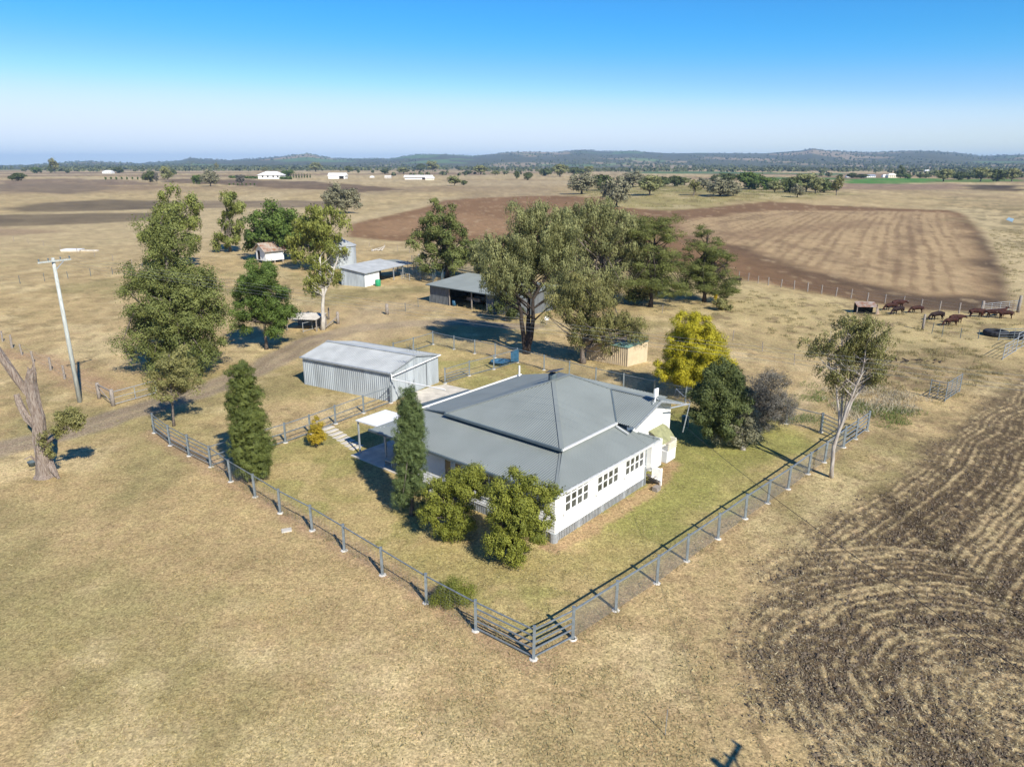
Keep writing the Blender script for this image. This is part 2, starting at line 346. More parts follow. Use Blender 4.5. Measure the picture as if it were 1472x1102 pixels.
    dw=sdf(PP((1446,316),(1455,319),(1457,314),(1450,312.5)),X,Y); wat=1-sst(-1,1.5,dw); 
    # paddock between yard and field: bare brownish patches
    dpk,mpk=area(PP((1060,470),(1180,500),(1330,520),(1472,500),(1472,445),(1300,440),(1060,410),(900,400),(900,440)),6,5,9,81); mpk=mpk*(1-m)
    blend((.41,.34,.185),mpk*.7); blend((.17,.13,.08),mpk*sst(.60,.70,fb(X/2.2,Y/2.2,82,4))*.7)
    drk,mdr=area(PP((1210,540),(1290,510),(1370,500),(1400,530),(1330,560),(1240,560)),4,3,5,83); blend((.28,.22,.13),mdr*.7); blend((.15,.115,.07),mdr*sst(.52,.62,fb(X/1.3,Y/1.3,84,4))*.7)
    # house yard lawn
    LWN=PP((767,947),(222,622),(302,672),(565,578),(640,552),(744,520),(840,545),(1180,620),(1248,616)); LW=PP((767,947),(303,672),(565,578),(622,497),(700,511),(840,545),(1000,580),(1180,620),(1235,626))
    d,m=area(LW,.35,.25,1.2,91); reg[d<0]=1; LD=d
    blend((.31,.275,.115),m*.75); blend((.43,.335,.185),m*sst(.45,.62,fb(X/4,Y/4,92,4))*.55)
    gr=1-sst(0,1,sdf(PP((905,740),(990,690),(1170,640),(1060,600),(985,600),(960,670)),X,Y)/2.5+(n1-.5)*3); blend((.23,.235,.08),gr*m*.85)
    gr2=sst(.5,.62,fb(X/3,Y/3,93,4)); blend((.25,.25,.09),gr2*m*.55)
    blend((.38,.265,.17),(1-sst(.3,.9,np.abs(sdf(PP((797,781),(928,702),(957,668),(600,585),(560,612)),X,Y)-.4)+(n4-.5)*.8))*m*.8)
    C*= (1+m*(n4-.5)*.35)[...,None]
    for pts,wd,k in [(PP((767,947),(222,622)),.75,.75),(PP((767,947),(1246,619)),.55,.5),(PP((303,672),(565,578)),.5,.5)]:
        dl=pline(pts,X,Y)+(n4-.5)*.5; blend((.345,.245,.165),(1-sst(wd*.4,wd*1.6,dl))*k)
    # gravel-and-dirt farm track
    TR=PP((-200,664),(0,645),(95,622),(200,590),(300,560),(385,525),(440,492),(520,470),(640,462),(760,470))
    dt=pline(TR,X,Y); ds=dt+(n2-.5)*1.3; mt=1-sst(1.35,2.3,ds); reg[(dt<1.9)&(Y<80)]=5
    blend((.25,.208,.16),mt*.9); blend((.235,.185,.135),(1-sst(.0,.5,np.abs(ds-.9)))*mt*.6); blend((.38,.31,.20),(1-sst(0,.4,ds))*mt*.4)
    tr2=pline(PP((640,462),(560,470),(470,520),(560,440),(620,442)),X,Y); blend((.42,.34,.23),(1-sst(1,5,tr2+(n1-.5)*6))*.5)
    bb=pline(PP((-60,505),(60,515),(150,560)),X,Y); blend((.36,.25,.165),(1-sst(.5,2.5,bb+(n2-.5)*3))*.7)
    sl=pline(PP((1000,582),(1060,592),(1140,590),(1200,520)),X,Y); blend((.50,.41,.27),(1-sst(.4,1.6,sl))*.4)
    # ploughed black-soil field, right foreground
    PL=PP((1600,440),(1472,536),(1400,585),(1335,640),(1240,712),(1160,765),(1095,825),(1062,880),(1060,940),(1085,990),(1120,1045),(1165,1102),(1260,1230),(2200,1300),(3200,800),(3000,420))
    sd_=sdf(PL,X,Y); d=sd_+(fb(X/1.6,Y/1.6,101,5)-.5)*2.4; m=1-sst(-1.2,1.0,d); reg[sd_<-.2]=6; D=-sd_
    s_,side,rc,furA,cl,cl2,lx0,ll=plough(X,Y,D)
    soil=np.array([.088,.066,.042]); str_=np.array([.42,.335,.20])
    f2=soil*(1-s_[...,None])+str_*s_[...,None]; f2=f2*(.78+.45*cl2)[...,None]
    lane=1-sst(.25,.9,np.abs(side/ll)+(cl-.5)*.8); lane=lane*(rc<30)*(X>lx0-1); f2=f2*(1-.45*lane[...,None])
    mm=np.clip(m,0,1)[...,None]; C=C*(1-mm)+f2*mm
    spk=sst(.62,.72,fb(X/.5,Y/.5,107,3))*(1-sst(0,7,sd_))*(sd_>0); blend((.16,.12,.075),spk*.6)
    # relief
    near=1-sst(45,140,Rr)
    Z=Z+near*(m*(.09*(furA-.5)+.12*(cl-.5))+(1-m)*.03*(n4-.5))
    # far hills: woodland and paddock colours
    hl=sst(2300,3600,Rr+500*(fb(X/800,Y/800,111,2)-.5)); blend((.075,.085,.05),hl*.92); pad=sst(.60,.67,fb(X/420,Y/1100,112,4)); blend((.34,.27,.18),hl*pad*.8*(1-sst(8500,9500,Rr))); blend((.13,.22,.08),hl*sst(.68,.7,fb(X/500+7,Y/900,113,2))*.7)
    reg[Rr>4200]=7
    g1=vn(X/.9,Y/1.8,201)*.5+vn(X/2.3,Y/4,202)*.5; g2=vn(X/4,Y/14,203)*.6+vn(X/9,Y/40,204)*.4
    gk=1-sst(180,420,Rr); C=C*(1+(g1-.5)*.5*gk*sst(25,60,Rr)+(g2-.5)*.42*(1-gk))[...,None]; C=C*np.array([1.0,.935,.80]); C=np.clip(C,.01,.9)
    idx=np.arange(nr*nth).reshape(nr,nth); nx=np.roll(idx,-1,1)
    Fq=np.stack([idx[:-1],idx[1:],nx[1:],nx[:-1]],-1).reshape(-1,4)[:,::-1]; fr=reg[:-1].reshape(-1)
    V=np.stack([X,Y,Z],-1).reshape(-1,3); CC=np.concatenate([C,np.ones(X.shape+(1,))],-1).reshape(-1,4); PLm=(m*1.).reshape(-1)
    me_mat=ground_mat()
    names={0:'ground',1:'yard_lawn',2:'distant_crop_fields',3:'distant_tilled_fields',4:'fallow_field',5:'dirt_track',6:'ploughed_field',7:'distant_hills'}
    for k,nm in names.items():
        f=Fq[fr==k]
        if not len(f): continue
        used=np.unique(f); rm=np.full(len(V),-1); rm[used]=np.arange(len(used)); v=V[used]; f=rm[f]; c=CC[used]; pm=PLm[used]
        if k==0:
            tri=[]; v=np.concatenate([v,[[0,0,0]]]); c=np.concatenate([c,[[.36,.29,.16,1]]]); pm=np.append(pm,0); ci=len(v)-1
            a=rm[idx[0]]; b=rm[nx[0]]
            f=np.concatenate([f,np.stack([b,a,np.full(nth,ci),np.full(nth,ci)],-1)]); 
            q4=f[:-nth]; me=bpy.data.meshes.new(nm); me.vertices.add(len(v)); me.vertices.foreach_set('co',v.astype(np.float32).ravel())
            lp=np.concatenate([q4.ravel(),f[-nth:,:3].ravel()]).astype(np.int32); ls=np.concatenate([np.arange(len(q4))*4,len(q4)*4+np.arange(nth)*3]).astype(np.int32)
            me.loops.add(len(lp)); me.loops.foreach_set('vertex_index',lp); me.polygons.add(len(ls)); me.polygons.foreach_set('loop_start',ls)
            me.polygons.foreach_set('use_smooth',np.ones(len(ls),bool)); me.update(calc_edges=True)
        else: me=npmesh(nm,v,f,4,True)
        a=me.attributes.new('tint','FLOAT_COLOR','POINT'); a.data.foreach_set('color',c.astype(np.float32).ravel())
        a=me.attributes.new('plough','FLOAT','POINT'); a.data.foreach_set('value',pm.astype(np.float32))
        tag(link(nm,me,None,me_mat),kind='structure')
def ground_mat():
    m,t,b=newmat('dry_ground'); N=t.nodes.new; L=t.links.new
    b.inputs['Roughness'].default_value=.95; b.inputs['Specular IOR Level'].default_value=.1
    a=N('ShaderNodeAttribute'); a.attribute_name='tint'; pl=N('ShaderNodeAttribute'); pl.attribute_name='plough'; tc=N('ShaderNodeTexCoord')
    def noise(s,d=3,dist=0):
        n=N('ShaderNodeTexNoise'); n.inputs['Scale'].default_value=s; n.inputs['Detail'].default_value=d; n.inputs['Distortion'].default_value=dist; L(tc.outputs['Object'],n.inputs['Vector']); return n
    def mr(src,a0,a1,b0,b1):
        n=N('ShaderNodeMapRange'); n.inputs[1].default_value=a0;n.inputs[2].default_value=a1;n.inputs[3].default_value=b0;n.inputs[4].default_value=b1; L(src,n.inputs[0]); return n
    n1=noise(4.5,6,.6); n2=noise(11,5,.5)
    r1=mr(n1.outputs[0],.3,.7,.70,1.30); r2=mr(n2.outputs[0],.32,.68,.66,1.34)
    mu=N('ShaderNodeMath'); mu.operation='MULTIPLY'; L(r1.outputs[0],mu.inputs[0]); L(r2.outputs[0],mu.inputs[1])
    vm=N('ShaderNodeVectorMath'); vm.operation='SCALE'; L(a.outputs['Color'],vm.inputs[0]); L(mu.outputs[0],vm.inputs['Scale'])
    n3=noise(1.1,5,.4); hv=N('ShaderNodeHueSaturation'); h1=mr(n3.outputs[0],.3,.7,.494,.508); L(h1.outputs[0],hv.inputs['Hue']); L(vm.outputs[0],hv.inputs['Color'])
    L(hv.outputs[0],b.inputs['Base Color'])
    bp=N('ShaderNodeBump'); bp.inputs['Distance'].default_value=.06; n4=noise(9,6); st=mr(pl.outputs['Fac'],0,1,.45,1.0); L(st.outputs[0],bp.inputs['Strength']); L(n4.outputs[0],bp.inputs['Height']); L(bp.outputs[0],b.inputs['Normal'])
    return m
ground()
# ---------------- scattered ground cover (uncountable) ----------------
rng=np.random.default_rng(7)
def leafmesh(name,c,nrm,axis,size,asp,var,m,par=None,tri=False):
    """rhombic leaves: c centres, nrm normals, axis long axis, size length"""
    n=nrm/np.maximum(np.linalg.norm(nrm,axis=1,keepdims=True),1e-6); t=axis-n*(axis*n).sum(1,keepdims=True); t/=np.maximum(np.linalg.norm(t,axis=1,keepdims=True),1e-6); s=np.cross(n,t)
    L_=size[:,None]*.5; W_=L_*asp
    if tri: V=np.stack([c-t*L_-s*W_,c-t*L_+s*W_,c+t*L_],1); k=3
    else: V=np.stack([c-t*L_,c+s*W_-t*L_*.1,c+t*L_,c-s*W_-t*L_*.1],1); k=4
    N_=len(c); me=npmesh(name,V.reshape(-1,3),np.arange(N_*k).reshape(-1,k),k)
    a=me.attributes.new('var','FLOAT','POINT'); a.data.foreach_set('value',np.repeat(np.clip(var,0,1),k).astype(np.float32))
    return link(name,me,par,m)
def rdir(n,rg=None): v=(rg or rng).normal(size=(n,3)); return v/np.linalg.norm(v,axis=1,keepdims=True)
PLW=PP((1600,440),(1472,536),(1400,585),(1335,640),(1240,712),(1160,765),(1095,825),(1062,880),(1060,940),(1085,990),(1120,1045),(1165,1102),(1260,1230),(2200,1300),(3200,800),(3000,420))
def frust(n,r0,r1,a0,a1):
    dep=rng.uniform(math.atan(20/r1),math.atan(20/r0),n); r=20/np.tan(dep); t=rng.uniform(R(a0),R(a1),n); return r*np.sin(t),r*np.cos(t),r
def cover():
    # soil clods and straw on the ploughed field
    x,y,r=frust(330000,19,75,3,44); d=sdf(PLW,x,y)+(fb(x/1.6,y/1.6,101,5)-.5)*3.4; k=d<rng.uniform(-1.5,.6,len(d)); x,y,r=x[k],y[k],r[k]; n=len(x); ps=plough(x,y,-sdf(PLW,x,y))[0]
    j=rng.random(n)<.40*(1-ps)**1.3
    a=x[j],y[j]; m=len(a[0]); sz=rng.gamma(2.0,.026,m)+.02; c=np.stack([a[0],a[1],sz*.1],1)
    # clods as squashed 5-vertex lumps
    ang=rng.uniform(0,6.28,m); V=[]
    for q in range(4):
        t=ang+q*1.57; V.append(np.stack([c[:,0]+np.cos(t)*sz*rng.uniform(.35,.65,m),c[:,1]+np.sin(t)*sz*rng.uniform(.35,.65,m),np.full(m,-.02)],1))
    V.append(np.stack([c[:,0],c[:,1],sz*rng.uniform(.35,.8,m)],1)); V=np.stack(V,1).reshape(-1,3); b=np.arange(m)[:,None]*5
    Fq=np.concatenate([b+np.array([[q,(q+1)%4,4]]) for q in range(4)],0); me=npmesh('soil_clods',V,Fq,3)
    at=me.attributes.new('var','FLOAT','POINT'); at.data.foreach_set('value',np.repeat(rng.random(m)**1.3,5).astype(np.float32))
    tag(link('soil_clods',me,None,LM['clod']),'dark clods of tilled black soil over the ploughed field','soil clods',kind='stuff')
    j=~j; xx,yy=x[j],y[j]; keep=rng.random(len(xx))<ps[j]*.75+.22; xx,yy=xx[keep],yy[keep]; m=len(xx); nr=rdir(m); nr[:,2]=np.abs(nr[:,2])+.8
    tag(leafmesh('straw_stubble',np.stack([xx,yy,rng.uniform(.02,.09,m)],1),nr,rdir(m)*[1,1,.25],rng.gamma(3,.022,m)+.03,.16,rng.random(m),LM['straw']),'pale straw and stubble lying over the ploughed field','straw',kind='stuff')
    # short dry grass around the yard and in the foreground
    x,y,r=frust(300000,19,85,-41,41); d=sdf(PLW,x,y); k=(d>.3)&(rng.random(len(x))<.25+.75*sst(.4,.6,fb(x/1.5,y/1.5,150,4))); x,y=x[k],y[k]; m=len(x)
    gr=sst(.45,.62,fb(x/4,y/4,151,3)); h=rng.gamma(3,.010,m)+.015; ax=rdir(m)*[.7,.7,.3]+[0,0,.7]; nr=rdir(m)*[1,1,.8]; nr[:,2]=np.abs(nr[:,2])+.25
    o=leafmesh('short_dry_grass',np.stack([x,y,h*.35],1),nr,ax,h*1.6,.42,rng.random(m)*.9+.15*(1-gr)-.1,LM['tuft'],None,True)
    tag(o,'short dry straw-coloured pasture grass around the fenced yard','grass',kind='stuff')
def tufts(name,label,cat,centres,rad,n,h,m,var=1.,spread=.5):
    cs=[];hs=[]
    for (cx,cy) in centres:
        k=n; a=rng.uniform(0,6.28,k); q=rad*np.sqrt(rng.random(k)); cs.append(np.stack([cx+q*np.cos(a),cy+q*np.sin(a)],1)); 
    c=np.concatenate(cs); N_=len(c); hh=h*rng.uniform(.4,1.1,N_); ax=rdir(N_)*[spread,spread,0]+[0,0,1]
    z=gz(c[:,0],c[:,1]); nr=rdir(N_)*[1,1,.5]
    o=leafmesh(name,np.column_stack([c,z+hh*.42]),nr,ax,hh,.10,rng.random(N_)*var,m,None,True)
    return tag(o,label,cat,kind='stuff')
cover()
def scat(poly,n,seed=0):
    rg=np.random.default_rng(seed); p=np.array(PP(*poly)); lo,hi=p.min(0),p.max(0); out=[]
    while len(out)<n:
        q=rg.uniform(lo,hi,(n*4,2)); k=sdf([tuple(a) for a in p],q[:,0],q[:,1])<0; out+=[tuple(a) for a in q[k]]
    return out[:n]
tufts('green_weeds','low bright green weeds along the drain beyond the yard corner','weeds',scat([(1085,600),(1180,612),(1190,590),(1230,575),(1330,590),(1310,600),(1250,625),(1262,600),(1180,600)],38,1)+scat([(1160,545),(1200,570),(1180,590),(1130,580)],8,6),1.0,110,.38,LM['weed'],spread=.9)
tufts('pale_reeds','pale dead reeds clumped in the drain beyond the yard corner','reeds',scat([(1190,560),(1230,545),(1330,575),(1325,592),(1260,600),(1205,600)],60,2),1.0,75,.5,LM['reed'],spread=.9)
tufts('dry_tussocks','dull dry tussocks dotted over the back paddocks','tussock grass',scat([(940,450),(1060,470),(1180,500),(1330,520),(1472,500),(1472,460),(1240,445),(1060,415),(900,430)],260,3)+scat([(1210,540),(1290,505),(1400,500),(1440,540),(1330,590),(1240,560)],150,4)+scat([(1420,330),(1472,330),(1472,440),(1460,440)],160,9),.5,46,.42,LM['tuft'],var=.6,spread=.7)
tufts('knoll_tussocks','green and straw tussocks covering the low knoll','tussock grass',scat([(830,278),(880,298),(960,301),(1100,292),(1200,282),(1130,274),(1000,268),(880,268)],700,5),2.2,16,1.3,LM['euc2'],var=1,spread=.9)
def along(pts,n,w,sd):
    rg=np.random.default_rng(sd); p=np.array(PP(*pts)); out=[]
    L_=np.hypot(*(p[1:]-p[:-1]).T); 
    for _ in range(n):
        k=rg.choice(len(L_),p=L_/L_.sum()); q=p[k]+(p[k+1]-p[k])*rg.random()+rg.normal(size=2)*w; out.append(tuple(q))
    return out
tufts('fence_line_grass','uncut dry grass tufts standing along the steel yard fence','grass',along([(303,672),(767,947)],150,.22,21)+along([(823,918),(1246,619)],150,.22,22)+along([(622,495),(1180,621)],110,.3,23)+along([(303,671),(562,579)],60,.2,24),.22,16,.24,LM['tuft'],var=.9,spread=.7)
tufts('pasture_tussocks','small rough tussocks scattered over the near dry paddock','tussock grass',scat([(0,700),(300,690),(760,960),(1050,930),(1050,1100),(0,1100)],420,31)+scat([(0,440),(200,400),(330,560),(200,600),(0,620)],200,32)+scat([(850,930),(1240,640),(1300,640),(1060,860),(1050,1000)],170,33),.14,14,.13,LM['tuft'],var=.8,spread=.9)
tufts('track_weeds','rough dry weeds against the front of the long machinery shed','weeds',scat([(655,438),(760,462),(765,455),(690,440)],30,8),.8,60,.6,LM['tuft'],spread=.6)
# ---------------- trees ----------------
def crown(name,ells,rc,ncl,nsub,nleaf,size,asp,m,par,seed,style='round',tight=.24,varlo=0.,varhi=1.,up=.0,holes=0.,nrand=.46):
    """ells: [(cx,cy,cz,rx,ry,rz)] local. returns clump centres"""
    rg=np.random.default_rng(seed); vol=np.array([e[3]*e[4]*e[5] for e in ells]); vol=vol/vol.sum(); Cc=[]
    for e,v in zip(ells,vol):
        k=max(3,int(round(ncl*v))); d=rdir(k*6,rg); u=rg.random(k*6)**(1/2.4)*.92
        p=np.array(e[:3])+d*u[:,None]*(np.array(e[3:])-rc*.12).clip(.05)
        sel=[p[0]]
        for q in p[1:]:
            if len(sel)>=k: break
            if min(np.linalg.norm((q-s)) for s in sel)>rc*.62: sel.append(q)
        Cc+=sel
    Cc=np.array(Cc); n=len(Cc); cr=rc*rg.uniform(.7,1.25,n); cv=rg.random(n)
    d=rdir(n*nsub,rg); 
    if style!='pine': d[:,2]=np.where((d[:,2]<-.35)&(rg.random(len(d))<.6),-d[:,2],d[:,2])
    ci=np.repeat(np.arange(n),nsub); rr=cr[ci]*(.55+.45*rg.random(len(ci)))
    sc=np.array([1,1,.8])
    if style=='pine': sc=np.array([1.2,1.2,.62])
    if style=='column': sc=np.array([.75,.75,1.5])
    sp=Cc[ci]+d*rr[:,None]*sc
    sj=np.repeat(np.arange(len(sp)),nleaf); N_=len(sj); g=rg.normal(size=(N_,3))*(cr[ci[sj]]*tight)[:,None]
    if style=='pine': g*= [1.3,1.3,.5]
    lp=sp[sj]+g; axis=rdir(N_,rg)
    if style in('weep',):
        dr=rg.random(N_)**1.3*rc*.85; lp=sp[sj]+g*[.55,.55,.7]; lp[:,2]-=dr; axis=axis*[.45,.45,.3]+[0,0,-1]
    if style=='column': axis=axis*.45+[0,0,1]
    if style=='pine': axis=axis*[1,1,.25]
    nr=(lp-Cc[ci[sj]])/cr[ci[sj]][:,None]+rdir(N_,rg)*nrand+np.array([0,0,up])
    if holes: 
        kk=fb(lp[:,0]/(rc*1.1)+seed,lp[:,2]/(rc*1.1)+lp[:,1]/(rc*1.4),seed,3)>holes; lp,axis,nr,ci_,sj_=lp[kk],axis[kk],nr[kk],ci[sj][kk],sj[kk]
    else: ci_,sj_=ci[sj],sj
    sv_=rg.random(len(sp)); var=varlo+(varhi-varlo)*(.34*cv[ci_]+.28*sv_[sj_]+.38*rg.random(len(lp)))
    leafmesh(name,lp,nr,axis,size*rg.uniform(.6,1.35,len(lp)),asp,var,m,par)
    return Cc,cr
def limbs(base,trunks,Cc,r0,m,par,seed,frac=.8,n=8,name='trunk',fork=.45):
    """trunks: list of polylines (local) ; limbs run from them to clump centres"""
    rg=random.Random(seed); mb=MB()
    for tr in trunks:
        tr=[Vector(t) for t in tr]; k=len(tr); pts=[]
        for i in range(k-1):
            for s in range(3): pts.append(tr[i].lerp(tr[i+1],s/3)+Vector((rg.uniform(-1,1),rg.uniform(-1,1),0))*r0*(.35 if i+s else 0))
        pts.append(tr[-1]); L_=len(pts); rad=[r0*(1.5-.5*min(1,i/1.0) if i<1 else 1-.68*i/L_) for i in range(L_)]
        mb.tube(pts,rad,n)
        tr_p=pts
        for c in Cc:
            if rg.random()>frac/len(trunks): continue
            c=Vector(c); cand=[(p,i) for i,p in enumerate(tr_p) if p.z<c.z-.1 and i>=L_*fork*.6] or [(tr_p[int(L_*.6)],int(L_*.6))]
            p,i=min(cand,key=lambda q:abs(q[0].z-(c.z-.75*math.hypot(q[0].x-c.x,q[0].y-c.y)-.15)))
            if (c-p).length>6.5*r0*4+2.5: continue
            mid=p.lerp(c,.5)+Vector((rg.uniform(-1,1),rg.uniform(-1,1),rg.uniform(-.6,.3)))*(c-p).length*.12
            ra=rad[i]*.5; mb.tube([p,p.lerp(mid,.5)+Vector((0,0,.05)),mid,mid.lerp(c,.55),c],[ra,ra*.8,ra*.62,ra*.42,ra*.18],5,False)
    return mb.build(name,m,par,True)
def tree(name,label,cat,base,ells,rc,ncl,nsub,nleaf,size,leaf,bark,seed,r0=.18,asp=.45,style='round',lean=None,trunks=None,frac=.8,group=None,depth=1.,**kw):
    b=G(*base) if len(base)==2 else Vector(base); root=thing(name,label,cat,b,0,group); E_=[]
    for e in ells:
        dy=e[4] if len(e)>4 else 0
        c=Wy(e[0],e[1],b.y+dy); s=m_per_px(c); E_.append((c[0]-b.x,dy,c[2]-b.z,e[2]*s*1.1,e[2]*s*depth,e[3]*s*1.1))
    Cc,cr=crown('crown',E_,rc,ncl,nsub,nleaf,size,asp,LM[leaf],root,seed,style,**kw)
    if trunks is None:
        v=sum(e[3]*e[4]*e[5] for e in E_); top=Vector((sum(e[0]*e[3]*e[4]*e[5] for e in E_)/v,sum(e[1]*e[3]*e[4]*e[5] for e in E_)/v,max(e[2]+e[5]*.1 for e in E_)))
        bx=lean or 0; trunks=[[(0,0,-.1),(top.x*.25+bx,0,top.z*.35),(top.x*.7,top.y*.6,top.z*.68),tuple(top)]]
    else:
        T=[]
        for tr in trunks:
            q=[(0,0,-.1)]
            for (px,py,dy) in tr: c=Wy(px,py,b.y+dy); q.append((c[0]-b.x,dy,c[2]-b.z))
            T.append(q)
        trunks=T
    limbs(None,trunks,Cc,r0,M[bark],root,seed,frac)
    return root
tree('silky_oak_tree','very tall broad dark olive tree nearest the white power pole','tree',(262,538),[(250,440,62,62),(270,415,50,45),(230,355,40,42),(225,400,38,40),(215,485,42,40),(262,500,58,42),(300,455,28,50),(195,450,20,40),(222,320,24,26)],1.0,240,18,26,.21,'oak','bark',11,.35,holes=.33)
tree('willowy_tree','tall feathery tree behind the dark olive tree','tree',(248,384),[(228,330,26,36),(245,300,26,32),(275,318,20,40),(270,290,14,18),(232,360,18,20)],1.5,46,18,16,.5,'will','bark',12,.35,style='weep')
tree('willowy_tree','narrow feathery tree with a waist standing alone by the left paddock','tree',(331,362),[(325,292,17,20),(332,318,18,16),(326,342,22,17),(345,300,8,14)],1.2,34,18,14,.5,'will','bark',13,.3,style='weep')
tree('kurrajong_tree','rounded glossy dark green tree between the olive tree and the white gum','tree',(383,502),[(378,425,42,44),(372,398,32,26),(400,445,32,24),(352,440,26,30),(412,456,24,16),(385,470,34,14),(350,466,18,14)],.70,140,18,24,.19,'gloss','bark',14,.17)
tree('gum_sapling','small thin olive tree by the far end of the yard fence','tree',(250,612),[(247,530,34,28),(228,548,22,20),(268,548,22,22),(245,565,32,12),(250,510,22,12)],.5,64,14,13,.16,'euc2','bark',15,.10,holes=.35)
tree('conifer_hedge_tree','thick dark green columnar cypress inside the left fence','tree',(360,690),[(346,545,21,24),(350,575,24,30),(357,610,27,34),(362,645,28,32),(364,670,24,20)],.46,280,28,30,.07,'cyp','bark',16,.14,tight=.13,frac=.1,nrand=.3)
tree('pencil_cypress_tree','tall narrow pencil cypress at the front of the house','tree',(592,740),[(588,588,19,32),(580,635,17,44),(600,632,13,42),(590,670,22,44),(580,705,16,28),(603,705,13,30),(590,605,19,32),(596,628,18,34)],.36,300,24,28,.075,'cyp2','bark',17,.12,style='column',tight=.14,frac=.1,asp=.3,nrand=.34)
r_=tree('golden_conifer','little golden conifer beside the stepping stones','tree',(455,643),[(455,628,14,12),(455,614,11,12),(454,603,6,7)],.22,46,12,16,.085,'gold','bark',18,.05,tight=.3)
tree('fig_tree','broad spreading deep green tree behind the old hut','tree',(402,374),[(395,330,44,26),(372,342,26,20),(420,338,28,26),(400,308,26,14)],1.5,70,18,14,.6,'gloss','bark',19,.35)
tree('pepper_tree','yellow green tree behind the silo and white gum','tree',(452,388),[(462,325,38,24),(440,345,28,28),(482,348,20,20),(455,305,28,12),(448,372,22,16)],1.4,70,16,14,.5,'yg','bark',20,.3,style='weep',holes=.31)
tree('white_gum_tree','slender gum with a bare white trunk beside the timber gate','tree',(464,474),[(452,400,18,14),(478,398,16,12),(450,378,12,12),(446,415,12,10),(480,356,12,9),(466,385,12,16)],.7,60,12,12,.22,'yg','barkw',21,.24,style='weep',trunks=[[(464,425,0),(463,405,0),(460,370,0)],[(465,425,.2),(478,396,.4),(486,366,.5)]],holes=.33,frac=.9)
tree('grey_acacia_tree','round silver grey tree beyond the yellow green tree','tree',(497,307),[(491,284,24,17),(505,287,14,14),(478,287,14,12)],2.1,44,14,12,.9,'grey','barkd',22,.4,holes=.31)
tree('bunya_like_tree','large dark lumpy tree behind the machinery shed','tree',(643,400),[(632,312,32,26),(616,345,30,26),(650,350,36,30),(640,378,44,18),(675,365,20,20),(605,360,14,20)],1.1,95,17,18,.38,'oak','barkd',23,.35,varhi=.75,holes=.31)
tree('eucalypt_tree','huge weeping eucalypt with several dark trunks by the back fence','tree',(757,508),[(735,360,34,42),(770,330,42,38),(715,375,26,40),(760,300,28,16),(725,410,22,30),(795,362,40,44),(745,395,40,24),(808,320,26,26),(800,410,24,20),(700,360,14,24),(700,400,12,26)],1.0,210,18,26,.26,'euc','barkd',24,.30,style='weep',asp=.28,
  trunks=[[(752,470,0),(747,440,0),(735,400,-.5)],[(759,470,.3),(760,430,.3),(772,380,.5)],[(765,472,-.3),(767,430,-.4),(795,380,-.3)]],holes=.31)
tree('eucalypt_tree','widest weeping eucalypt standing behind the other big gums','tree',(868,438),[(835,325,46,36),(885,340,44,40),(915,365,28,38),(858,308,44,20),(825,385,38,34),(875,395,48,32),(930,402,18,26),(912,330,22,22)],1.25,240,18,22,.34,'euc','bark',25,.4,style='weep',asp=.28,holes=.29)
tree('eucalypt_tree','lower drooping eucalypt partly over the tan garden shed','tree',(838,522),[(830,450,30,28),(870,470,36,24),(905,470,28,20),(850,430,34,24),(825,480,20,22),(915,485,14,12),(888,455,20,16),(880,500,20,6),(800,440,20,26),(835,415,30,24)],.75,140,16,20,.22,'euc2','bark',26,.26,style='weep',asp=.32,trunks=[[(838,490,0),(840,460,0),(850,430,0)],[(838,505,.1),(862,490,.2),(895,470,.4)]],holes=.31)
for i,(lab,b,layers,sd) in enumerate([('ragged dark pine beside the widest eucalypt',(935,441),[(948,318,30),(935,332,38),(965,345,22),(945,362,36),(950,385,40),(930,405,44),(960,415,36)],27),('symmetrical dark pine with layered branches beside the tilled field',(1012,434),[(1015,336,18),(1010,352,30),(1020,368,38),(1005,384,44),(1022,398,46),(1012,412,46),(1030,420,30)],28)]):
    tree('pine_tree',lab,'tree',b,[(x,y,rx,11) for x,y,rx in layers],.95,120,16,26,.26,'pine','barkd',sd,.28,asp=.22,style='pine',trunks=[[(b[0]+2,400,0),(b[0]+4,360,0),(b[0]+6,338,0)]],depth=.9)
tree('golden_wattle_tree','bright yellow flowering wattle behind the house','tree',(1000,572),[(998,505,44,42),(980,525,36,28),(1018,528,34,30),(994,470,28,22),(963,534,22,16),(1030,510,18,26),(1000,545,32,18),(985,500,30,26)],.55,300,26,24,.12,'wat','bark',29,.18,tight=.2,varlo=.2,frac=.3,nrand=.45)
tree('lilly_pilly_tree','dense dark green and grey tree on the lawn right of the house','tree',(1068,646),[(1018,562,28,34),(1045,548,32,30),(1008,592,20,26),(1030,612,30,22),(1050,580,30,30)],.5,150,18,22,.15,'dk','barks',30,.17,trunks=[[(1066,622,0),(1055,600,0),(1045,570,0)]],tight=.22,frac=.08)
tree('grey_myrtle_tree','pale grey green bushy tree leaning on the dark lawn tree','tree',(1071,643),[(1062,600,28,26),(1046,624,22,15),(1074,622,22,18),(1064,575,22,18)],.46,110,16,18,.14,'grey','bark',31,.10,tight=.26,frac=.08)
tree('bare_shrub_tree','leafless twiggy grey tree right of the dark lawn tree','tree',(1092,618),[(1102,562,30,27),(1092,588,30,26),(1116,592,24,24),(1084,615,22,18)],.6,120,14,16,.20,'twig','bark',32,.12,asp=.16,holes=.29)
tree('bare_shrub_tree','small leafless grey bush at the bend of the back fence','tree',(1129,606),[(1130,578,18,14),(1138,586,12,10)],.4,22,10,12,.16,'twig','bark',33,.05,asp=.12,holes=.33)
